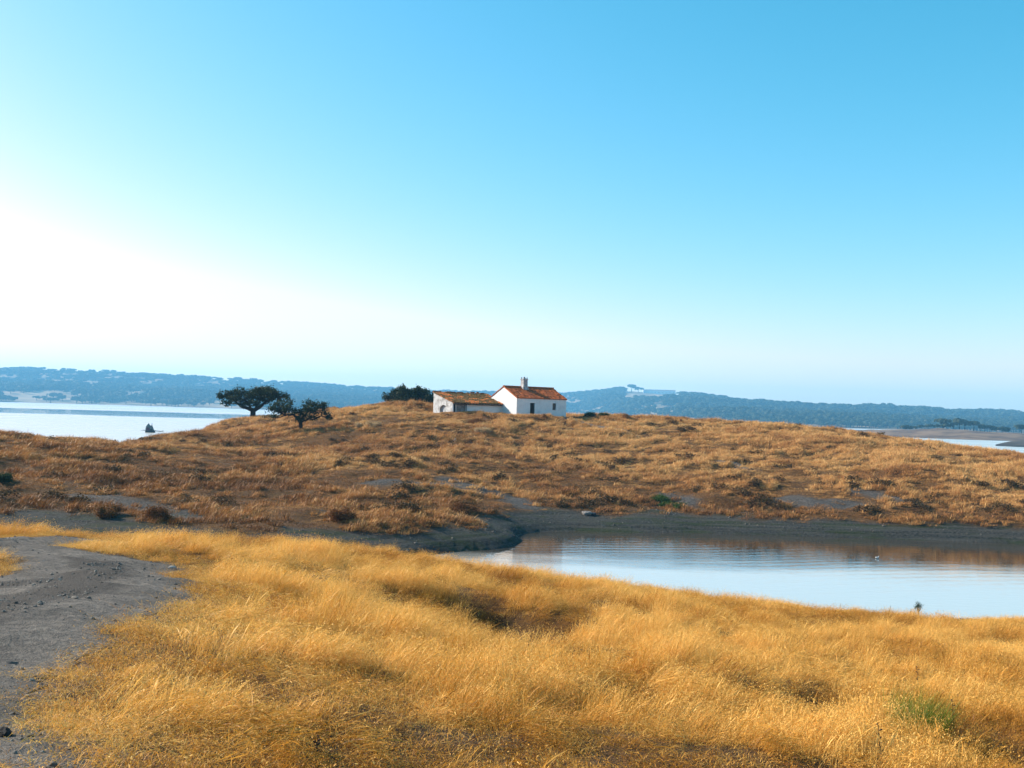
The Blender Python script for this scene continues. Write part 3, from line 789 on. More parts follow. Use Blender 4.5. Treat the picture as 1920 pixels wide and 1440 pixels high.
oak('holm_oak', 'wide dense dark oak crown rising behind the hill crest, left of the shed', (765, 768), 154,
    [(734,744,15,11,0),(726,748,10,7,0.5),(748,737,16,12,0.5),(757,733,12,9,-1),(772,737,17,13,0),(788,737,14,11,0.8),(800,742,14,13,0),(806,748,10,11,-1),(760,748,24,10,-1.5),(780,748,24,10,1),(742,750,16,9,1),(795,751,18,8,-1),(783,729,5,4,0),(752,727,6,4,0),(765,742,28,13,1.5)],
    [([(765,758),(755,750),(745,744)],0.25,0.08,-0.6),([(765,758),(772,748),(778,740)],0.25,0.08,0.6),([(766,758),(782,752),(797,746)],0.22,0.08,-0.4)],
    ([(765,767),(765,760),(765,756)], 0.36, 0.30), 0.8, 34, 0.13, 15)

# ------------------------------------------------------------------ instanced masses (grass, stones, far woods)
def hidden_collection(name, objs):
    c = bpy.data.collections.new(name)
    for o in objs: c.objects.link(o)
    return c
def scatter(name, pts, rot, scl, idx, tint, coll, label, cat):
    me = bpy.data.meshes.new(name); me.from_pydata([], [], [])
    me.vertices.add(len(pts)); me.vertices.foreach_set('co', np.asarray(pts, np.float32).ravel())
    o = bpy.data.objects.new(name, me); COL.objects.link(o)
    a = me.attributes.new('rot', 'FLOAT_VECTOR', 'POINT'); a.data.foreach_set('vector', np.asarray(rot, np.float32).ravel())
    a = me.attributes.new('scl', 'FLOAT_VECTOR', 'POINT'); a.data.foreach_set('vector', np.asarray(scl, np.float32).ravel())
    a = me.attributes.new('idx', 'INT', 'POINT'); a.data.foreach_set('value', np.asarray(idx, np.int32))
    a = me.attributes.new('tint', 'FLOAT', 'POINT'); a.data.foreach_set('value', np.asarray(tint, np.float32))
    ng = bpy.data.node_groups.new(name, 'GeometryNodeTree')
    ng.interface.new_socket('Geometry', in_out='INPUT', socket_type='NodeSocketGeometry')
    ng.interface.new_socket('Geometry', in_out='OUTPUT', socket_type='NodeSocketGeometry')
    N, L = ng.nodes, ng.links
    gi = N.new('NodeGroupInput'); go = N.new('NodeGroupOutput')
    ci = N.new('GeometryNodeCollectionInfo'); ci.inputs['Collection'].default_value = coll
    ci.inputs['Separate Children'].default_value = True; ci.inputs['Reset Children'].default_value = True
    ip = N.new('GeometryNodeInstanceOnPoints'); ip.inputs['Pick Instance'].default_value = True
    def na(nm, t):
        n = N.new('GeometryNodeInputNamedAttribute'); n.data_type = t; n.inputs['Name'].default_value = nm; return n.outputs['Attribute']
    L.new(gi.outputs[0], ip.inputs['Points']); L.new(ci.outputs[0], ip.inputs['Instance'])
    L.new(na('idx', 'INT'), ip.inputs['Instance Index'])
    er = N.new('FunctionNodeEulerToRotation'); L.new(na('rot', 'FLOAT_VECTOR'), er.inputs[0]); L.new(er.outputs[0], ip.inputs['Rotation'])
    L.new(na('scl', 'FLOAT_VECTOR'), ip.inputs['Scale'])
    L.new(ip.outputs[0], go.inputs[0])
    md = o.modifiers.new('scatter', 'NODES'); md.node_group = ng
    tag(o, label, cat, kind='stuff')
    return o

# --- dry grass
def grass_mat(name, pale, mid, dark, green=None, trans=0.28):
    m = Mat(name)
    t = m.attr('tint', 'INSTANCER').outputs['Fac']; s = m.attr('blade').outputs['Fac']
    k = m.math('ADD', m.math('MULTIPLY', t, 0.56), m.math('MULTIPLY', s, 0.44))
    rp = m.node('ShaderNodeValToRGB'); m.l.new(k, rp.inputs[0])
    e = rp.color_ramp.elements; e[0].position = 0.08; e[0].color = (*dark, 1); e[1].position = 0.92; e[1].color = (*pale, 1)
    x = e.new(0.5); x.color = (*mid, 1)
    col = rp.outputs[0]
    m.color(col); m.b.inputs['Roughness'].default_value = 0.6; m.b.inputs['Specular IOR Level'].default_value = 0.25
    tr = m.node('ShaderNodeBsdfTranslucent'); m.l.new(col, tr.inputs[0])
    mx = m.node('ShaderNodeMixShader'); mx.inputs[0].default_value = trans
    m.l.new(m.b.outputs[0], mx.inputs[1]); m.l.new(tr.outputs[0], mx.inputs[2]); m.l.new(mx.outputs[0], m.out.inputs[0])
    return m.m
def tuft(name, n, rad, hgt, width, lean, mat, seed, seedhead=0.0, spread=0.5, segs=3, flecks=0, dome=0.0):
    """a tuft of tapering bent blades leaning towards +x"""
    rr = np.random.default_rng(seed); V = []; F = []; S = []
    for i in range(n):
        a = rr.random() * 6.283; r_ = rad * math.sqrt(rr.random())
        bx, by = r_ * math.cos(a), r_ * math.sin(a)
        h = hgt * (0.55 + 0.6 * rr.random()) * (1 - dome * (r_ / rad) ** 2); w = width * (0.6 + 0.8 * rr.random())
        da = rr.normal(0, spread); dx, dy = math.cos(da), math.sin(da)
        le = lean * (0.35 + 1.1 * rr.random())
        fa = rr.random() * 3.14; wx, wy = math.cos(fa), math.sin(fa)
        base = len(V); sh = rr.random()
        top = rr.random() < seedhead
        for k in range(segs + 1):
            t = k / segs
            off = h * le * t ** 1.7; z = h * t * (1 - 0.28 * le * t)
            ww = w * (1 - 0.85 * t)
            if top and k == segs - 1: ww = w * 2.6
            cx_, cy_ = bx + dx * off, by + dy * off
            if k < segs:
                V += [(cx_ - wx * ww, cy_ - wy * ww, z), (cx_ + wx * ww, cy_ + wy * ww, z)]; S += [sh, sh]
            else:
                V.append((cx_, cy_, z)); S.append(sh)
        for k in range(segs - 1):
            q = base + 2 * k; F.append((q, q + 1, q + 3, q + 2))
        q = base + 2 * (segs - 1); F.append((q, q + 1, q + 2))
        if rr.random() < flecks:   # drooping spikelets of the panicle
            tx, ty, tz = V[q + 2]
            for _ in range(3):
                o3 = rr.normal(0, 0.022, 3); d3 = rr.normal(size=3); d3[2] -= 0.6; d3 /= np.linalg.norm(d3); l3 = rr.uniform(0.012, 0.026)
                sd = np.cross(d3, rr.normal(size=3)); sd /= np.linalg.norm(sd); c3 = np.array([tx, ty, tz]) + o3
                q2 = len(V); V += [tuple(c3), tuple(c3 + d3 * l3 * .5 + sd * 0.0032), tuple(c3 + d3 * l3), tuple(c3 + d3 * l3 * .5 - sd * 0.0032)]
                F.append((q2, q2 + 1, q2 + 2, q2 + 3)); S += [min(1, sh + 0.3)] * 4
    o = obj(name, V, F, mat, None, False, link=False)
    fattr(o, 'blade', S)
    return o
GRASS = grass_mat('dry_grass', (0.90, 0.55, 0.145), (0.60, 0.27, 0.028), (0.15, 0.046, 0.005))
HGRASS = grass_mat('hill_grass', (0.70, 0.42, 0.15), (0.42, 0.18, 0.042), (0.085, 0.028, 0.008), trans=0.2)
def rand_pts(n, x0, x1, y0, y1): return rng.uniform(x0, x1, n), rng.uniform(y0, y1, n)
def lean_rot(n, sp=0.45, tilt=0.12): return np.stack([rng.normal(0, tilt, n), rng.normal(0, tilt, n), rng.normal(0.12, sp, n)], 1)

gpt0 = ground_hits([(1712, 1385)])[0]
fg_t = [tuft('tuft', 130, 0.25, 0.30, 0.0019, 0.75, GRASS, 100 + i, 0.2, 0.85, 4, 0.7) for i in range(5)] + \
       [tuft('tuft_b', 120, 0.27, 0.20, 0.0019, 1.0, GRASS, 120 + i, 0.2, 1.2, 4, 0.5) for i in range(3)] + \
       [tuft('tuft_c', 70, 0.27, 0.08, 0.0022, 1.7, GRASS, 130 + i, 0.0, 2.0, 3, 0.15) for i in range(2)]
for i, o in enumerate(fg_t): o.name = 'a_tuft%02d' % i
fg_c = hidden_collection('foreground_tufts', fg_t)
x, y = rand_pts(62000, -34, 46, 4.0, 56)
k = (np.abs(x) < 0.60 * y + 3.5); x, y = x[k], y[k]
h = HM(x, y)
keepd = np.where(y < 20, 1.0, 0.85)
ts = track_sdf(x, y); wn_ = worn(x, y); bk = bank_mask(x, y, h)
dens = fbm(x / 1.1, y / 1.1, 81)
p = keepd * smooth(-0.15, 0.2, ts) * (1 - 0.1 * wn_) * (1 - bk) * np.where(h > 0.15, 1, 0) * (0.62 + 0.75 * smooth(0.36, 0.58, dens))
hol = np.zeros(len(x))
for hx, hy, hr, hd in HOLLOWS: hol = np.maximum(hol, np.exp(-((x - hx) ** 2 + 0.45 * (y - hy) ** 2) / (hr * hr * 0.5)))
p *= (1 - 0.97 * np.clip(hol * 1.3, 0, 1))
k = rng.random(len(x)) < p
x, y, h, ts, wn_, dens, hol = [q[k] for q in (x, y, h, ts, wn_, dens, hol)]
n = len(x)
big = fbm(x / 3.2, y / 3.2, 83); mid_ = fbm(x / 0.9 + y / 2.5, y / 0.9, 85)
edge = smooth(0.15, 1.5, ts)
sc_h = (0.38 + 1.25 * smooth(0.34, 0.68, mid_)) * (1 - 0.45 * smooth(15, 20, x) * (1 - smooth(1.0, 2.2, h))) * (0.38 + 0.62 * edge) * (1 - 0.45 * wn_)
short = (rng.random(n) < np.maximum(wn_ * 0.6, 1 - edge * 1.15))
idx = np.where(short, rng.integers(8, 10, n), np.where(rng.random(n) < 0.4, rng.integers(5, 8, n), rng.integers(0, 5, n)))
gcl = gpt0
nearg = np.exp(-(((x - gcl[0]) / 0.55) ** 2 + ((y - gcl[1] + 0.15) / 0.75) ** 2))
s_keep = rng.random(n) > nearg * 1.2
tint = np.clip(0.60 + 1.9 * (big - 0.5) + 1.9 * (mid_ - 0.5) + rng.normal(0, 0.19, n) + 0.15 * wn_ - 0.7 * hol, 0, 1)  # hol term darkens the blades: shade of the hollows put into their colour
s_ = sc_h * rng.uniform(0.85, 1.2, n) * np.where(s_keep, 1, 0.15)
wx_ = rng.uniform(0.85, 1.25, n)
ro = lean_rot(n, 0.55, 0.2); ro[:, 2] += 2.6 * (fbm(x / 1.5, y / 1.5, 89) - 0.5); ro[:, 1] += 1.1 * smooth(0.48, 0.66, fbm(x / 1.3, y / 1.0, 97))
scatter('foreground_grass', np.stack([x, y, h - 0.02], 1), ro, np.stack([wx_, wx_, s_], 1), idx, tint, fg_c, 'tall golden dry grass covering the near slope', 'grass')
print('FG', n)
# short flattened straw between the tufts and along the track
x, y = rand_pts(60000, -20, 26, 4.0, 30)
k = (np.abs(x) < 0.60 * y + 3.0); x, y = x[k], y[k]
ts = track_sdf(x, y); wn_ = worn(x, y)
k = rng.random(len(x)) < smooth(-0.08, 0.25, ts) * (0.30 + 0.7 * np.maximum(wn_, 1 - smooth(0.0, 1.6, ts)))
x, y, ts = x[k], y[k], ts[k]; n = len(x)
wx_ = rng.uniform(0.7, 1.3, n)
scatter('flattened_straw', np.stack([x, y, HM(x, y)], 1), np.stack([rng.normal(0, .1, n), rng.normal(0, .1, n), rng.uniform(0, 6.28, n)], 1), np.stack([wx_, wx_, rng.uniform(0.5, 1.2, n)], 1), rng.integers(8, 10, n),
        np.clip(0.66 + 0.9 * (fbm(x / 1.5, y / 1.5, 99) - 0.5) + rng.normal(0, 0.2, n), 0, 1), fg_c, 'short flattened straw along the track and between the tall grass', 'straw')
print('STRAW', n)

hl_t = [tuft('h%d' % i, 90, 0.38, 0.36, 0.0085, 0.7, HGRASS, 200 + i, 0.2, 1.0, 2, 0.0, 0.4) for i in range(4)] + \
       [tuft('w%d' % i, 46, 0.50, 0.52, 0.0075, 0.8, HGRASS, 205 + i, 0.2, 0.9, 2, 0.0, 0.2) for i in range(2)] + \
       [tuft('i%d' % i, 80, 0.52, 0.15, 0.0090, 1.0, HGRASS, 210 + i, 0.0, 1.8, 2) for i in range(4)]
for i, o in enumerate(hl_t): o.name = 'b_tuft%02d' % i
hl_c = hidden_collection('hill_tufts', hl_t)
x, y = rand_pts(330000, -95, 105, 58, 172)
k = (np.abs(x) < 0.58 * y + 4); x, y = x[k], y[k]
h = H(x, y)
hb = hill_bare(x, y); bk = bank_mask(x, y, h)
fine = fbm(x / 1.1, y / 1.0, 91); patch = fbm(x / 6.5, y / 4.0, 92); low = 1 - smooth(1.5, 3.6, h)
clump = 0.55 * fine + 0.45 * patch
p = (1 - bk) * (1 - 0.92 * hb) * (h > 0.6) * (0.58 + 0.42 * smooth(0.40, 0.54, clump)) * (1 - 0.35 * low * smooth(0.55, 0.42, fbm(x / 3.0, y / 2.0, 94))) * np.where(y > 150, 0.6, 1.0)
# nothing grows inside the buildings
lx = (x - C0.x) * math.cos(TH) + (y - C0.y) * math.sin(TH); ly = -(x - C0.x) * math.sin(TH) + (y - C0.y) * math.cos(TH)
p *= ~((lx > -0.3) & (lx < W_ + 0.3) & (ly > -0.5) & (ly < D_ + 0.3)); p *= ~((lx > -L_ - 0.3) & (lx < 0) & (ly > 3.1) & (ly < 8.5))
k = rng.random(len(x)) < p * 0.66
x, y, h, clump, low, patch, fine = [q[k] for q in (x, y, h, clump, low, patch, fine)]
n = len(x)
tall = rng.random(n) < 0.95 * smooth(0.43, 0.56, clump) * (1 - 0.45 * low)
idx = np.where(tall, np.where(rng.random(n) < 0.3, rng.integers(4, 6, n), rng.integers(0, 4, n)), rng.integers(6, 10, n))
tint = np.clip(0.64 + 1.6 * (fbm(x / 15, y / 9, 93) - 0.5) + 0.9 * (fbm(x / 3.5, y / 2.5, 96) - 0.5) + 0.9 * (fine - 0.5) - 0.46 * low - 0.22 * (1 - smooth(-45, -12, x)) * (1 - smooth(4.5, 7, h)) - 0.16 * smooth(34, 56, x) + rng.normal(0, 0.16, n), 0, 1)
lx = (x - C0.x) * math.cos(TH) + (y - C0.y) * math.sin(TH); ly = -(x - C0.x) * math.sin(TH) + (y - C0.y) * math.cos(TH)
yard = (1 - smooth(0.5, 4.0, np.maximum(np.maximum(-L_ - 0.5 - lx, lx - W_ - 0.5), np.maximum(np.where(lx < 0, 3.3, -0.2) - ly, ly - 9))))
s_ = (0.65 + 0.9 * smooth(0.44, 0.64, clump)) * rng.uniform(0.75, 1.25, n) * (1 - 0.62 * yard)
wx_ = rng.uniform(0.8, 1.3, n)
scatter('hillside_grass', np.stack([x, y, h - 0.03], 1), lean_rot(n), np.stack([wx_, wx_, s_], 1), idx, tint, hl_c, 'clumpy tawny dry grass covering the far hill', 'grass')
print('HILL', n)

# --- low brown and olive weeds that break up the hillside grass
WEED = leaf_mat('weed_mixed', (0.035, 0.022, 0.010), (0.16, 0.085, 0.030), (0.07, 0.055, 0.020))
def weed_shape(name, seed):
    rr = np.random.default_rng(seed)
    lob = [(rr.normal(0, 0.22), rr.normal(0, 0.22), rr.uniform(0.08, 0.26), 0.14, 0.14, 0.10) for _ in range(5)]
    o = leaves(lob, 60, 0.045, WEED, None, name, seed, 0.2, 0.16); COL.objects.unlink(o); return o
wd_c = hidden_collection('weeds', [weed_shape('w%d' % i, 700 + i) for i in range(4)])
x, y = rand_pts(9000, -80, 90, 62, 160)
h = HM(x, y)
k = (np.abs(x) < 0.58 * y + 2) & (h > 1.2) & (hill_bare(x, y) < 0.5) & (rng.random(9000) < 0.34 * smooth(0.48, 0.62, fbm(x / 7, y / 5, 113)) * (1 - 0.75 * smooth(3.5, 5.5, h)) + 0.012); x, y, h = x[k], y[k], h[k]; n = len(x)
lx = (x - C0.x) * math.cos(TH) + (y - C0.y) * math.sin(TH); ly = -(x - C0.x) * math.sin(TH) + (y - C0.y) * math.cos(TH)
k = ~((lx > -L_ - 0.6) & (lx < W_ + 0.6) & (ly > -0.6) & (ly < 9)); x, y, h = x[k], y[k], h[k]; n = len(x)
s_ = rng.uniform(0.7, 1.7, n)
scatter('hillside_weeds', np.stack([x, y, h], 1), np.stack([np.zeros(n), np.zeros(n), rng.uniform(0, 6.28, n)], 1), np.stack([s_ * 1.3, s_ * 1.3, s_], 1), rng.integers(0, 4, n), rng.random(n), wd_c, 'low dark weeds scattered over the hillside grass', 'weeds')
print('WEEDS', n)

# --- stones on the track and along the bank
def pebble(name, seed, mat):
    rr = np.random.default_rng(seed)
    t = (1 + 5 ** .5) / 2
    V = np.array([(-1,t,0),(1,t,0),(-1,-t,0),(1,-t,0),(0,-1,t),(0,1,t),(0,-1,-t),(0,1,-t),(t,0,-1),(t,0,1),(-t,0,-1),(-t,0,1)]) / 1.9
    V = V * (0.7 + 0.6 * rr.random((12, 1))) * np.array([1, 0.8, 0.55])
    F = [(0,11,5),(0,5,1),(0,1,7),(0,7,10),(0,10,11),(1,5,9),(5,11,4),(11,10,2),(10,7,6),(7,1,8),(3,9,4),(3,4,2),(3,2,6),(3,6,8),(3,8,9),(4,9,5),(2,4,11),(6,2,10),(8,6,7),(9,8,1)]
    return obj(name, V, F, mat, None, False, link=False)
m = Mat('stone'); t = m.attr('tint', 'INSTANCER').outputs['Fac']
m.color(m.mix(t, (0.085, 0.075, 0.066), (0.27, 0.24, 0.205))); STONE = m.m
pb = hidden_collection('pebbles', [pebble('p%d' % i, 300 + i, STONE) for i in range(5)])
x, y = rand_pts(130000, -22, 0, 4, 30)
ts = track_sdf(x, y); k = (ts < 0.1) & (np.abs(x) < 0.6 * y + 3)
gz_ = fbm(x / 1.2, y / 0.9, 87)
k &= rng.random(len(x)) < (0.08 + 0.92 * smooth(0.45, 0.6, gz_)) * (0.15 + 0.85 * smooth(0.3, 0.9, np.sin(ts * 3.2) * 0.5 + 0.5))
x, y = x[k], y[k]; n = len(x)
s_ = np.clip(rng.lognormal(-4.5, 0.55, n), 0.005, 0.05)
zz = HM(x, y) + rut(x, y)
scatter('track_gravel', np.stack([x, y, zz + s_ * 0.15], 1), rng.uniform(0, 6.28, (n, 3)) * np.array([0.08, 0.08, 1]), np.repeat(s_[:, None], 3, 1), rng.integers(0, 5, n), rng.random(n), pb, 'loose grey stones lying on the gravel track', 'gravel')
print('PEB', n)
x, y = rand_pts(26000, -45, 60, 46, 90)
h = H(x, y); k = (h > 0.03) & (bank_mask(x, y, h) > 0.5) & (np.abs(x) < 0.58 * y + 3)
x, y, h = x[k], y[k], h[k]; n = len(x); s_ = np.clip(rng.lognormal(-3.6, 0.6, n), 0.015, 0.16)
scatter('bank_stones', np.stack([x, y, h], 1), rng.uniform(0, 6.28, (n, 3)) * np.array([0.1, 0.1, 1]), np.repeat(s_[:, None], 3, 1), rng.integers(0, 5, n), rng.random(n) * 0.45, pb, 'dark stones strewn along the bare inlet bank', 'gravel')

# --- woods on the far hills
FARLEAF = leaf_mat('far_leaf', (0.018, 0.028, 0.014), (0.045, 0.060, 0.026), (0.030, 0.044, 0.020))
def far_tree(name, seed, link=False):
    rr = np.random.default_rng(seed)
    V = []; F = []; S = []
    lob = [(rr.normal(0, 0.24), rr.normal(0, 0.24), rr.uniform(0.5, 0.85), rr.uniform(0.26, 0.42)) for _ in range(6)]
    for (a, b_, c_, r_) in lob:
        for _ in range(26):
            d = rr.normal(size=3); d /= np.linalg.norm(d); d[2] = abs(d[2]) * 0.8 - 0.15
            c = np.array([a, b_, c_]) + d * r_ * np.array([1, 1, 0.75])
            u = rr.normal(size=3); u /= np.linalg.norm(u); w = np.cross(u, d); w /= (np.linalg.norm(w) + 1e-6); u = np.cross(w, d)
            s = rr.uniform(0.09, 0.16); q = len(V)
            V += [c - u * s - w * s * .6, c + u * s - w * s * .6, c + u * s * .7 + w * s, c - u * s * .7 + w * s]; F.append((q, q + 1, q + 2, q + 3)); S += [rr.random()] * 4
    q = len(V); V += [(-0.05, 0, -0.1), (0.05, 0, -0.1), (0.03, 0, 0.5), (-0.03, 0, 0.5), (0, -0.05, -0.1), (0, 0.05, -0.1), (0, 0.03, 0.5), (0, -0.03, 0.5)]; S += [0] * 8
    F += [(q, q + 1, q + 2, q + 3), (q + 4, q + 5, q + 6, q + 7)]
    o = obj(name, V, F, FARLEAF, None, False, link=link)
    fattr(o, 'shade', S)
    return o
ft = hidden_collection('far_trees', [far_tree('f%d' % i, 400 + i) for i in range(5)])
x, y = rand_pts(110000, -2250, 2250, 760, 3750)
k = np.abs(x) < 0.58 * y + 50; x, y = x[k], y[k]
t = (y - shoreY(x)) / (Yridge(x) - shoreY(x))
pale = fbm(x / 75., y / 130., 95, 4)
gap = smooth(0.41, 0.51, pale) * (0.92 - 0.6 * smooth(0.13, 0.22, x / y))
p = smooth(-0.005, 0.02, t) * (t < 1.12) * (1 - gap) * 0.75
p *= np.where((x / y > 0.106) & (x / y < 0.162) & (y > 2600), 0.0, 1.0)   # open ground around the hilltop building
k = rng.random(len(x)) < p; x, y = x[k], y[k]; n = len(x)
s_ = rng.uniform(10.0, 18.5, n) * (0.6 + 0.4 * smooth(900, 2200, y))
scatter('far_woodland', np.stack([x, y, HF(x, y) - 0.2], 1), np.stack([np.zeros(n), np.zeros(n), rng.uniform(0, 6.28, n)], 1), np.stack([s_ * 1.1, s_ * 1.1, s_ * 0.8], 1), rng.integers(0, 5, n), rng.random(n), ft, 'dense evergreen oak woods covering the hills beyond the lake', 'woods')
print('WOODS', n)

# ------------------------------------------------------------------ single plants, rocks and small things
def gpt(px, py): return Vector(ground_hits([(px, py)])[0])
SHRUB_G = leaf_mat('shrub_green', (0.016, 0.028, 0.008), (0.050, 0.075, 0.018), (0.03, 0.05, 0.015))
SHRUB_R = leaf_mat('shrub_red', (0.09, 0.034, 0.010), (0.26, 0.105, 0.026), (0.17, 0.075, 0.022))
SHRUB_B = leaf_mat('shrub_brown', (0.10, 0.042, 0.012), (0.32, 0.15, 0.045), (0.20, 0.09, 0.03))
SHRUB_P = leaf_mat('shrub_pale', (0.36, 0.24, 0.12), (0.62, 0.45, 0.25), (0.46, 0.31, 0.15))
TWIG = plain('twig', (0.07, 0.045, 0.03), 0.9, 0.4, 9)
def shrub(label, px, py, w, h, mat, seed, Y=None, name='shrub', leaf=0.045, cat='shrub'):
    if Y is None: b0 = gpt(px, py)
    else:
        b0 = P(px, py, Y); b0.z = H1(b0.x, b0.y)
    rr = random.Random(seed); h *= 0.8
    root = empty(name, (b0.x, b0.y, b0.z - 0.08)); tag(root, label, cat)
    mb = MB(); lob = []
    for i in range(9):
        a = rr.uniform(0, 6.28); r_ = rr.uniform(0.1, 0.36) * w; z = h * rr.uniform(0.35, 0.72)
        e = (r_ * math.cos(a), r_ * math.sin(a), z)
        limb(mb, [(0, 0, -0.05), (e[0] * 0.5, e[1] * 0.5, z * 0.45), e], 0.03, 0.008, 5, 3, 0.02, seed + i)
        lob.append((e[0] * 1.15, e[1] * 1.15, z * rr.uniform(0.6, 1.15), w * rr.uniform(0.10, 0.2), w * rr.uniform(0.10, 0.2), h * rr.uniform(0.15, 0.3)))
    mb.build('stem', TWIG, root)
    leaves(lob, 260, leaf, mat, root, 'foliage', seed, 0.2, min(0.3, w * 0.2))
    return root
shrub('small dark green shrub standing up on the left skyline against the bright water', 50, 816, 0.95, 0.95, SHRUB_G, 1, Y=100)
shrub('dark green bush at the left picture edge on the shaded slope', 4, 905, 1.3, 1.0, SHRUB_G, 2)
shrub('rounded red-brown dry shrub at the gully edge, right of the bare grey strip', 292, 974, 1.5, 1.05, SHRUB_R, 3)
shrub('rusty low shrub at the gully edge, left of the rounder red-brown one', 205, 970, 1.7, 0.95, SHRUB_B, 4)
shrub('dark red-brown shrub casting a black shadow on the bare bank below the small oak', 645, 977, 1.9, 1.0, SHRUB_R, 5)
shrub('long rusty weed clump at the tip of the grassy bank above the inlet', 868, 958, 2.2, 0.8, SHRUB_R, 6)
shrub('brick-red shrub in the grass before the shed wall', 888, 796, 2.6, 1.1, SHRUB_R, 7)
shrub('orange-red weed standing against the front wall of the white house', 1021, 786, 0.7, 1.0, SHRUB_B, 8)
shrub('dark low bush at the right corner of the white house', 1080, 784, 1.5, 0.75, SHRUB_G, 9, Y=139)
shrub('dark low bush in the middle of the row beside the footpath', 1106, 784, 1.9, 0.85, SHRUB_G, 10, Y=141)
shrub('rightmost dark low bush of the row beside the footpath', 1132, 783, 1.5, 0.95, SHRUB_G, 12, Y=142)
shrub('pale straw-grey dry thistle clump on the hill left of the shed', 690, 802, 3.4, 0.9, SHRUB_P, 13, cat='weed')
shrub('pale dry weed clump in the grass below the shed', 905, 812, 1.8, 0.8, SHRUB_P, 17, cat='weed')
shrub('fresh green weed patch on the bare slope above the inlet', 1240, 938, 1.7, 0.45, leaf_mat('weed_green', (0.03, 0.07, 0.010), (0.075, 0.13, 0.022), (0.05, 0.09, 0.02)), 15, cat='weed')
shrub('smaller green weed patch low above the mud, right of the first green patch', 1262, 950, 2.4, 0.35, bpy.data.materials['weed_green'], 16, cat='weed')
shrub('dark red dried weed standing alone on the skyline right of the path', 1277, 790, 0.42, 0.95, leaf_mat('weed_dark', (0.035, 0.010, 0.008), (0.09, 0.028, 0.018), (0.06, 0.02, 0.015)), 18, Y=140, name='dry_weed', leaf=0.05, cat='weed')
shrub('reddish feathery weed on the skyline just right of the footpath', 1176, 784, 1.2, 1.15, SHRUB_B, 19, Y=141, name='dry_weed', leaf=0.04, cat='weed')

# sapling and twig at the near shore
def sapling(label, px, py, Y, h, n, seed, name='sapling'):
    b0 = P(px, py, Y); b0.z = max(H1(b0.x, b0.y), 0.0)
    root = empty(name, (b0.x, b0.y, b0.z - 0.03)); tag(root, label, 'plant')
    rr = random.Random(seed); mb = MB(); lob = []
    for i in range(n):
        a = rr.uniform(0, 6.28); r_ = rr.uniform(0.05, 0.30) * h; z = h * rr.uniform(0.6, 1.0)
        e = (r_ * math.cos(a), r_ * math.sin(a), z)
        limb(mb, [(rr.uniform(-.04, .04), 0, 0), (e[0] * .3, e[1] * .3, z * .55), e], 0.012, 0.006, 5, 3, 0.01, seed + i)
        lob.append((e[0], e[1], z - 0.03, 0.09, 0.09, 0.05))
    mb.build('stem', TWIG, root)
    if n > 2: leaves(lob, 22, 0.025, SHRUB_G, root, 'foliage', seed, 0.2, 0.12)
    return root
sapling('thin grey-green sapling at the near waterline, standing against the pale water', 1722, 1158, 48.2, 0.68, 6, 3)
sapling('short bare twig sticking up against the pale water, left of the sapling', 1667, 1160, 46.0, 0.55, 2, 4, 'twig')

# green grass clump, lower right
GREEN = grass_mat('green_grass', (0.42, 0.44, 0.045), (0.22, 0.27, 0.014), (0.08, 0.11, 0.006))
b0 = gpt(1712, 1385)
gm = []
cl = tuft('blades', 1300, 0.42, 0.62, 0.0026, 0.45, GREEN, 77, 0.0, 0.9, 4)
COL.objects.link(cl); cl.location = (b0.x, b0.y, b0.z - 0.02); cl.name = 'green_grass_clump'; cl.scale = (0.95, 1.1, 1.0)
tag(cl, 'clump of fresh green grass among the dry stalks at lower right', 'grass clump')
# tall dark dry stalks
for i, (px, py, ptop, lean, lb) in enumerate([(1655, 1438, 1368, -0.12, 'dark dry stalk leaning left of the green grass clump'), (1785, 1398, 1325, 0.0, 'upright dark dry stalk right of the green grass clump'),
                                              (1722, 1296, 1255, -0.06, 'thin dry stalk in the grass above the green clump'), (590, 1432, 1388, 0.1, 'short dark dry stalk at the bottom edge in the golden grass')]):
    b1 = gpt(px, py); dd = (b1 - CAM).length; hh = (py - ptop) / FPX * dd
    root = empty('dry_stalk', b1); tag(root, lb, 'stalk')
    mb = MB(); limb(mb, [(0, 0, -0.05), (lean * hh * 0.6, 0, hh * 0.5), (lean * hh, 0.02, hh)], 0.007, 0.003, 5, 4, 0.008, i); mb.build('stem', TWIG, root)
    for k in range(7):
        mb = MB(); z = hh * (0.35 + 0.1 * k); a = k * 2.4; x0 = lean * z
        mb.tube([(x0, 0, z), (x0 + 0.02 * math.cos(a), 0.02 * math.sin(a), z + 0.012), (x0 + 0.032 * math.cos(a), 0.032 * math.sin(a), z + 0.016)], [0.003, 0.009, 0.003], 5)
        mb.build('seed_head', TWIG, root)

# rocks
def rock(label, px, py, r_, col, seed, Y=None, flat=0.6):
    b0 = gpt(px, py)
    rr = np.random.default_rng(seed)
    import bmesh
    bm = bmesh.new(); bmesh.ops.create_icosphere(bm, subdivisions=3, radius=1.0)
    dirs = rr.normal(size=(9, 3)); dirs /= np.linalg.norm(dirs, axis=1)[:, None]; cut = rr.uniform(0.55, 0.9, 9)
    for v_ in bm.verts:
        p = np.array(v_.co)
        for d, c_ in zip(dirs, cut):
            t = p @ d
            if t > c_: p = p - d * (t - c_) * 0.9
        p *= 1 + 0.04 * rr.normal()
        v_.co = Vector((p[0] * r_ * 1.25, p[1] * r_, p[2] * r_ * flat))
    me = bpy.data.meshes.new('rock'); bm.to_mesh(me); bm.free()
    o = bpy.data.objects.new('rock', me); COL.objects.link(o); o.location = (b0.x, b0.y, b0.z + r_ * flat * 0.35); o.rotation_euler = (0, 0, seed)
    me.materials.append(plain('rock_%d' % seed, col, 0.9, 0.5, 6)); return tag(o, label, 'rock')
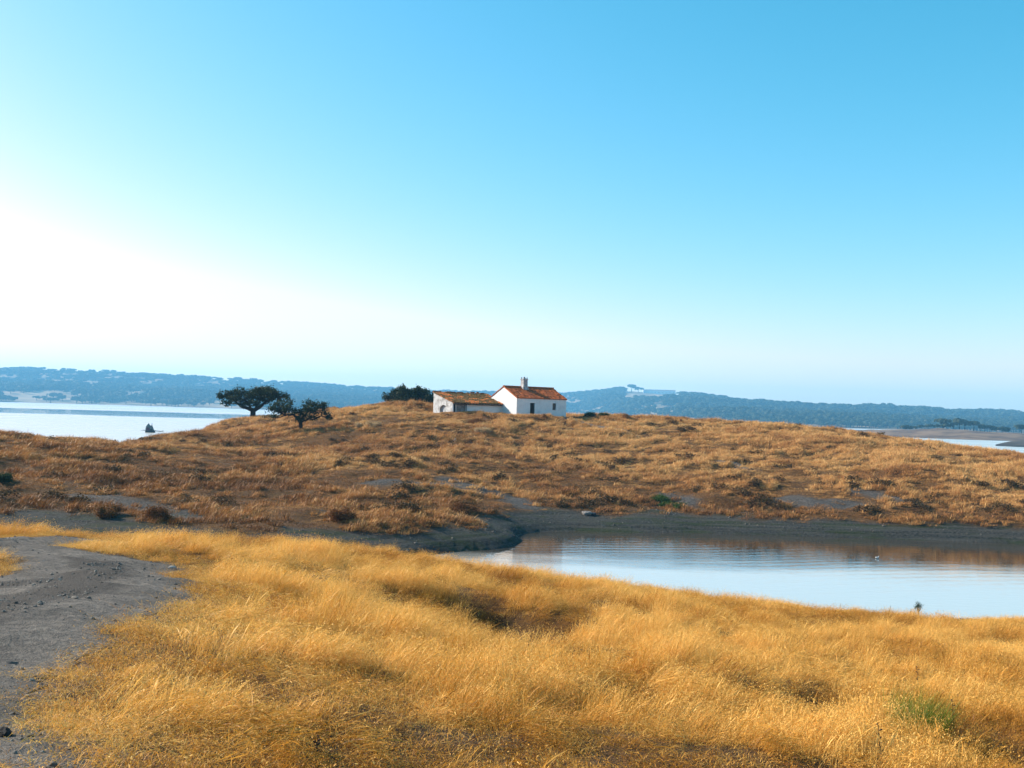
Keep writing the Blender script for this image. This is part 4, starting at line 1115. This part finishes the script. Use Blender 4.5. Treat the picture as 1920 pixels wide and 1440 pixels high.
rock('dark rock with a pale facet at the track edge, left picture edge', 20, 1253, 0.055, (0.10, 0.095, 0.09), 1, flat=0.8)
rock('black rock cut by the left picture edge near the bottom', 2, 1384, 0.07, (0.035, 0.033, 0.033), 2, flat=0.8)
rock('pale flat rock lying on the bare far bank of the inlet', 1100, 966, 0.42, (0.26, 0.23, 0.21), 3, flat=0.55)
rock('dark stone beside the pale flat rock on the far bank', 1112, 966, 0.26, (0.06, 0.06, 0.065), 4, flat=0.7)
rock('pale round stone in the grass below the shed', 853, 828, 0.22, (0.45, 0.40, 0.35), 5, flat=0.9)
rock('flat dark stone on the track bend', 246, 1126, 0.13, (0.05, 0.05, 0.05), 6, flat=0.3)
rock('small pale stone at the outer edge of the track bend', 322, 1068, 0.08, (0.45, 0.42, 0.38), 7, flat=0.6)

# white bird on the inlet
bp = P(1645, 1047, 62.0); wy = 9.0 / ((CAM.z - bp.z) / 62.0)
bp = P(1645, 1046, wy)
FEATH = plain('white_feather', (0.75, 0.75, 0.74), 0.8, 0.15, 8)
bird = empty('water_bird', (bp.x, bp.y, 0.0)); bird.scale = (0.6, 0.6, 0.7); tag(bird, 'tiny white bird floating on the inlet', 'bird')
mb = MB(); limb(mb, [(-0.20, 0, 0.06), (-0.10, 0, 0.05), (0.04, 0, 0.07), (0.11, 0, 0.12), (0.13, 0, 0.20), (0.15, 0, 0.235)], 0.02, 0.03, 10, 4, 0.0)
v_ = mb.v; 
mb2 = MB()
mb2.tube([(-0.24, 0, 0.09), (-0.18, 0, 0.07), (-0.06, 0, 0.06), (0.05, 0, 0.065), (0.11, 0, 0.11), (0.135, 0, 0.17), (0.15, 0, 0.215), (0.185, 0, 0.222), (0.195, 0, 0.22)], [0.008, 0.04, 0.085, 0.085, 0.05, 0.03, 0.035, 0.028, 0.012], 10)
mb2.build('body', FEATH, bird, True)
mb = MB(); mb.tube([(0.19, 0, 0.22), (0.235, 0, 0.212)], [0.010, 0.002], 6); mb.build('beak', plain('beak', (0.35, 0.2, 0.05)), bird)
for sy in (-1, 1):
    mb = MB(); mb.tube([(0.03, sy * 0.075, 0.09), (-0.10, sy * 0.085, 0.095), (-0.25, sy * 0.03, 0.11)], [0.02, 0.035, 0.006], 7); mb.build('wing', FEATH, bird, True)

# small boat on the lake
b0 = P(281, 811.0, 300.0); wy = 9.0 / ((CAM.z - b0.z) / 300.0); b0 = P(281, 811.0, wy)
boat = empty('moored_boat', (b0.x, b0.y, 0.0), R(-6)); tag(boat, 'small dark covered boat with a long boom reaching right on the bright lake', 'boat')
HULL = plain('hull_paint', (0.030, 0.045, 0.055), 0.6, 0.4, 3); TARP = plain('grey_tarpaulin', (0.13, 0.17, 0.17), 0.8, 0.4, 2); CLOTH = plain('purple_cloth', (0.09, 0.05, 0.08), 0.8, 0.4, 4)
st = [(-1.35, 0.30, 0.62), (-1.1, 0.62, 0.60), (-0.2, 0.75, 0.55), (0.7, 0.66, 0.56), (1.25, 0.34, 0.62), (1.6, 0.04, 0.70)]
V = []; F = []
for xx, bw, dk in st: V += [(xx, -bw, dk), (xx, -bw * 0.8, 0.1), (xx, 0, -0.22), (xx, bw * 0.8, 0.1), (xx, bw, dk)]
for k in range(len(st) - 1):
    for q in range(4): F.append((k * 5 + q, (k + 1) * 5 + q, (k + 1) * 5 + q + 1, k * 5 + q + 1))
    F.append((k * 5 + 4, (k + 1) * 5 + 4, (k + 1) * 5, k * 5))
F.append((0, 1, 2, 3, 4)); obj('hull', V, F, HULL, boat)
mb = MB()
cab = [(-1.15, 0.50, 1.35), (-0.95, 0.58, 2.25), (-0.45, 0.60, 2.75), (-0.05, 0.58, 2.2), (0.25, 0.55, 1.95), (0.55, 0.50, 2.30), (0.75, 0.42, 1.75), (1.15, 0.30, 0.95)]
for xx, bw, tz in cab: mb.v += [(xx, -bw, 0.5), (xx, -bw, tz * 0.82), (xx, 0, tz), (xx, bw, tz * 0.82), (xx, bw, 0.5)]
for k in range(len(cab) - 1):
    for q in range(4): mb.f.append((k * 5 + q, (k + 1) * 5 + q, (k + 1) * 5 + q + 1, k * 5 + q + 1))
mb.f += [(0, 1, 2, 3, 4), tuple(len(cab) * 5 - 5 + q for q in (4, 3, 2, 1, 0))]
mb.build('canopy', TARP, boat)
mb = MB(); mb.box((-0.75, -0.72, 0.58), (0.15, -0.61, 1.45)); mb.build('side_cloth', CLOTH, boat)
mb = MB(); mb.box((0.25, -0.66, 0.58), (1.0, -0.56, 1.05)); mb.build('side_cloth', HULL, boat)
mb = MB(); limb(mb, [(0.9, 0, 0.62), (2.2, 0.05, 0.50), (3.4, 0.1, 0.46), (4.05, 0.1, 0.62)], 0.11, 0.10, 7, 4, 0.01, 3); mb.build('boom', BARK, boat)
mb = MB(); mb.tube([(0.56, 0, 2.1), (0.56, 0, 2.75)], [0.07, 0.05], 6); mb.build('mast', BARK, boat)
for k in range(5):
    mb = MB(); limb(mb, [(-1.3, 0, 0.5), (-1.8 - 0.15 * k, 0.1 * k, 0.55 + 0.12 * (k % 3)), (-2.3 - 0.2 * k, 0.1, 0.25 + 0.2 * (k % 2))], 0.03, 0.012, 5, 3, 0.04, k); mb.build('line', BARK, boat)

# long white building on the far hilltop and the trees around it
Yb = 3290.0
pa, pb_ = P(1206, 742, Yb), P(1266, 744, Yb)
bz = float(HF(np.array([(pa.x + pb_.x) / 2]), np.array([Yb]))[0]) - 0.3
Lb = (pb_ - pa).length
bl = empty('hilltop_building', (pa.x, Yb, bz), 0.0); tag(bl, 'long low pale building on the wooded hilltop beyond the lake', 'building')
hb_ = 12.5
BWALL = plain('far_wall', (0.82, 0.80, 0.77), 0.9, 0.15, 0.2); BROOF = plain('far_roof', (0.16, 0.10, 0.08), 0.9, 0.3, 0.3)
mb = MB(); mb.box((0, 0, 0), (Lb, 12, hb_)); mb.build('wall', BWALL, bl)
mb = MB(); mb.add([(-0.6, -0.6, hb_ + .01), (Lb + .6, -0.6, hb_ + .01), (Lb + .6, 12.6, hb_ + .01), (-.6, 12.6, hb_ + .01), (-.6, 6, hb_ + 2.0), (Lb + .6, 6, hb_ + 2.0)], [(0, 1, 5, 4), (2, 3, 4, 5), (0, 4, 3), (1, 2, 5), (3, 2, 1, 0)]); rf_ = mb.build('roof', BROOF, bl)
for xx in (14, 20, 47): 
    mb = MB(); mb.box((xx, 5.4, hb_ + 1.2), (xx + 1, 6.6, hb_ + 3.2)); mb.build('chimney', BWALL, rf_)
for i in range(9):
    mb = MB(); xx = 3 + i * (Lb - 6) / 8.3; mb.box((xx, -0.12, 4.8), (xx + 1.5, -0.004, 7.0)); mb.build('window', BLACK, bl)
tree_meshes = [far_tree('tree_shape', 500 + i).data for i in range(4)]
def lone_tree(px, py, Y, w, h, k, label, group=None, zfun=None):
    o = bpy.data.objects.new('tree', tree_meshes[k % 4]); COL.objects.link(o)
    b1 = P(px, py, Y)
    o.location = (b1.x, Y, (zfun(b1.x, Y) if zfun else b1.z) - 0.3); o.scale = (w, w, h); o.rotation_euler = (0, 0, k * 1.7)
    return tag(o, label, 'tree', group)
hf1 = lambda x, y: float(HF(np.array([x]), np.array([y]))[0])
for i, (px, w, h, lb) in enumerate([(1146, 16, 13, 'round tall tree on the hilltop skyline, left of the broad dense clump'), (1160, 24, 14, 'broad dense tree clump on the hilltop skyline, highest left of the long building'),
                                    (1184, 20, 15, 'airy flat-topped tree on the skyline between the dense clump and the long building'), (1197, 12, 12, 'slender tree on the skyline close to the left end of the long building'),
                                    (1278, 22, 11, 'spreading tree on the skyline just right of the long building'), (1297, 8, 9, 'small lone tree on the skyline right of the spreading tree')]):
    lone_tree(px, 735, 3285, w * 1.5, h * 1.5, i, lb, 'trees on the far hilltop', hf1)
for i, px in enumerate([1072, 1086, 1099, 1107, 1119, 1130, 1312, 1326, 1345, 1362, 1380, 1402, 1425, 1450]):
    lone_tree(px, 740, 3285 + 18 * (i % 3), random.uniform(12, 19), random.uniform(12, 18), i, 'small round oak along the far right skyline', 'small oaks on the far skyline', hf1)
for i, (px, py, w) in enumerate([(1697,806,6),(1706,806,5),(1716,805,4),(1728,803,4.5),(1741,802,5),(1757,802,4.5),(1768,802,9),(1775,805,7),(1788,800,6),(1799,800,9),(1809,803,8),(1826,803,8),(1838,806,6),(1846,807,7),(1856,808,6),(1869,810,6),(1880,811,7),(1886,811,5),(1915,811,8)]):
    lone_tree(px, py + 2, 745, w * 0.9, w * 0.8, i, {0: 'leftmost dark little oak on the brown spit across the water', 6: 'largest dark oak on the brown spit, on its crest', 18: 'dark oak on the spit close to the right picture edge'}.get(i, 'dark little oak among the row on the brown spit'), 'oaks on the brown spit')

# ------------------------------------------------------------------ haze
HX, HY0, HY1, HZ = 3900, -60, 4420, 140
mb = MB(); mb.box((-HX, HY0, -6), (HX, HY1, HZ))
hm = bpy.data.materials.new('haze_air'); hm.use_nodes = True
ht = hm.node_tree; ht.nodes.clear()
ho = ht.nodes.new('ShaderNodeOutputMaterial'); pv = ht.nodes.new('ShaderNodeVolumePrincipled')
pv.inputs['Color'].default_value = (0.22, 0.62, 1.0, 1); pv.inputs['Density'].default_value = 0.000195; pv.inputs['Anisotropy'].default_value = 0.0
ht.links.new(pv.outputs[0], ho.inputs['Volume'])
hz = mb.build('haze', hm)
tag(hz, 'thin blue haze over the lake and far hills', 'haze', kind='stuff')
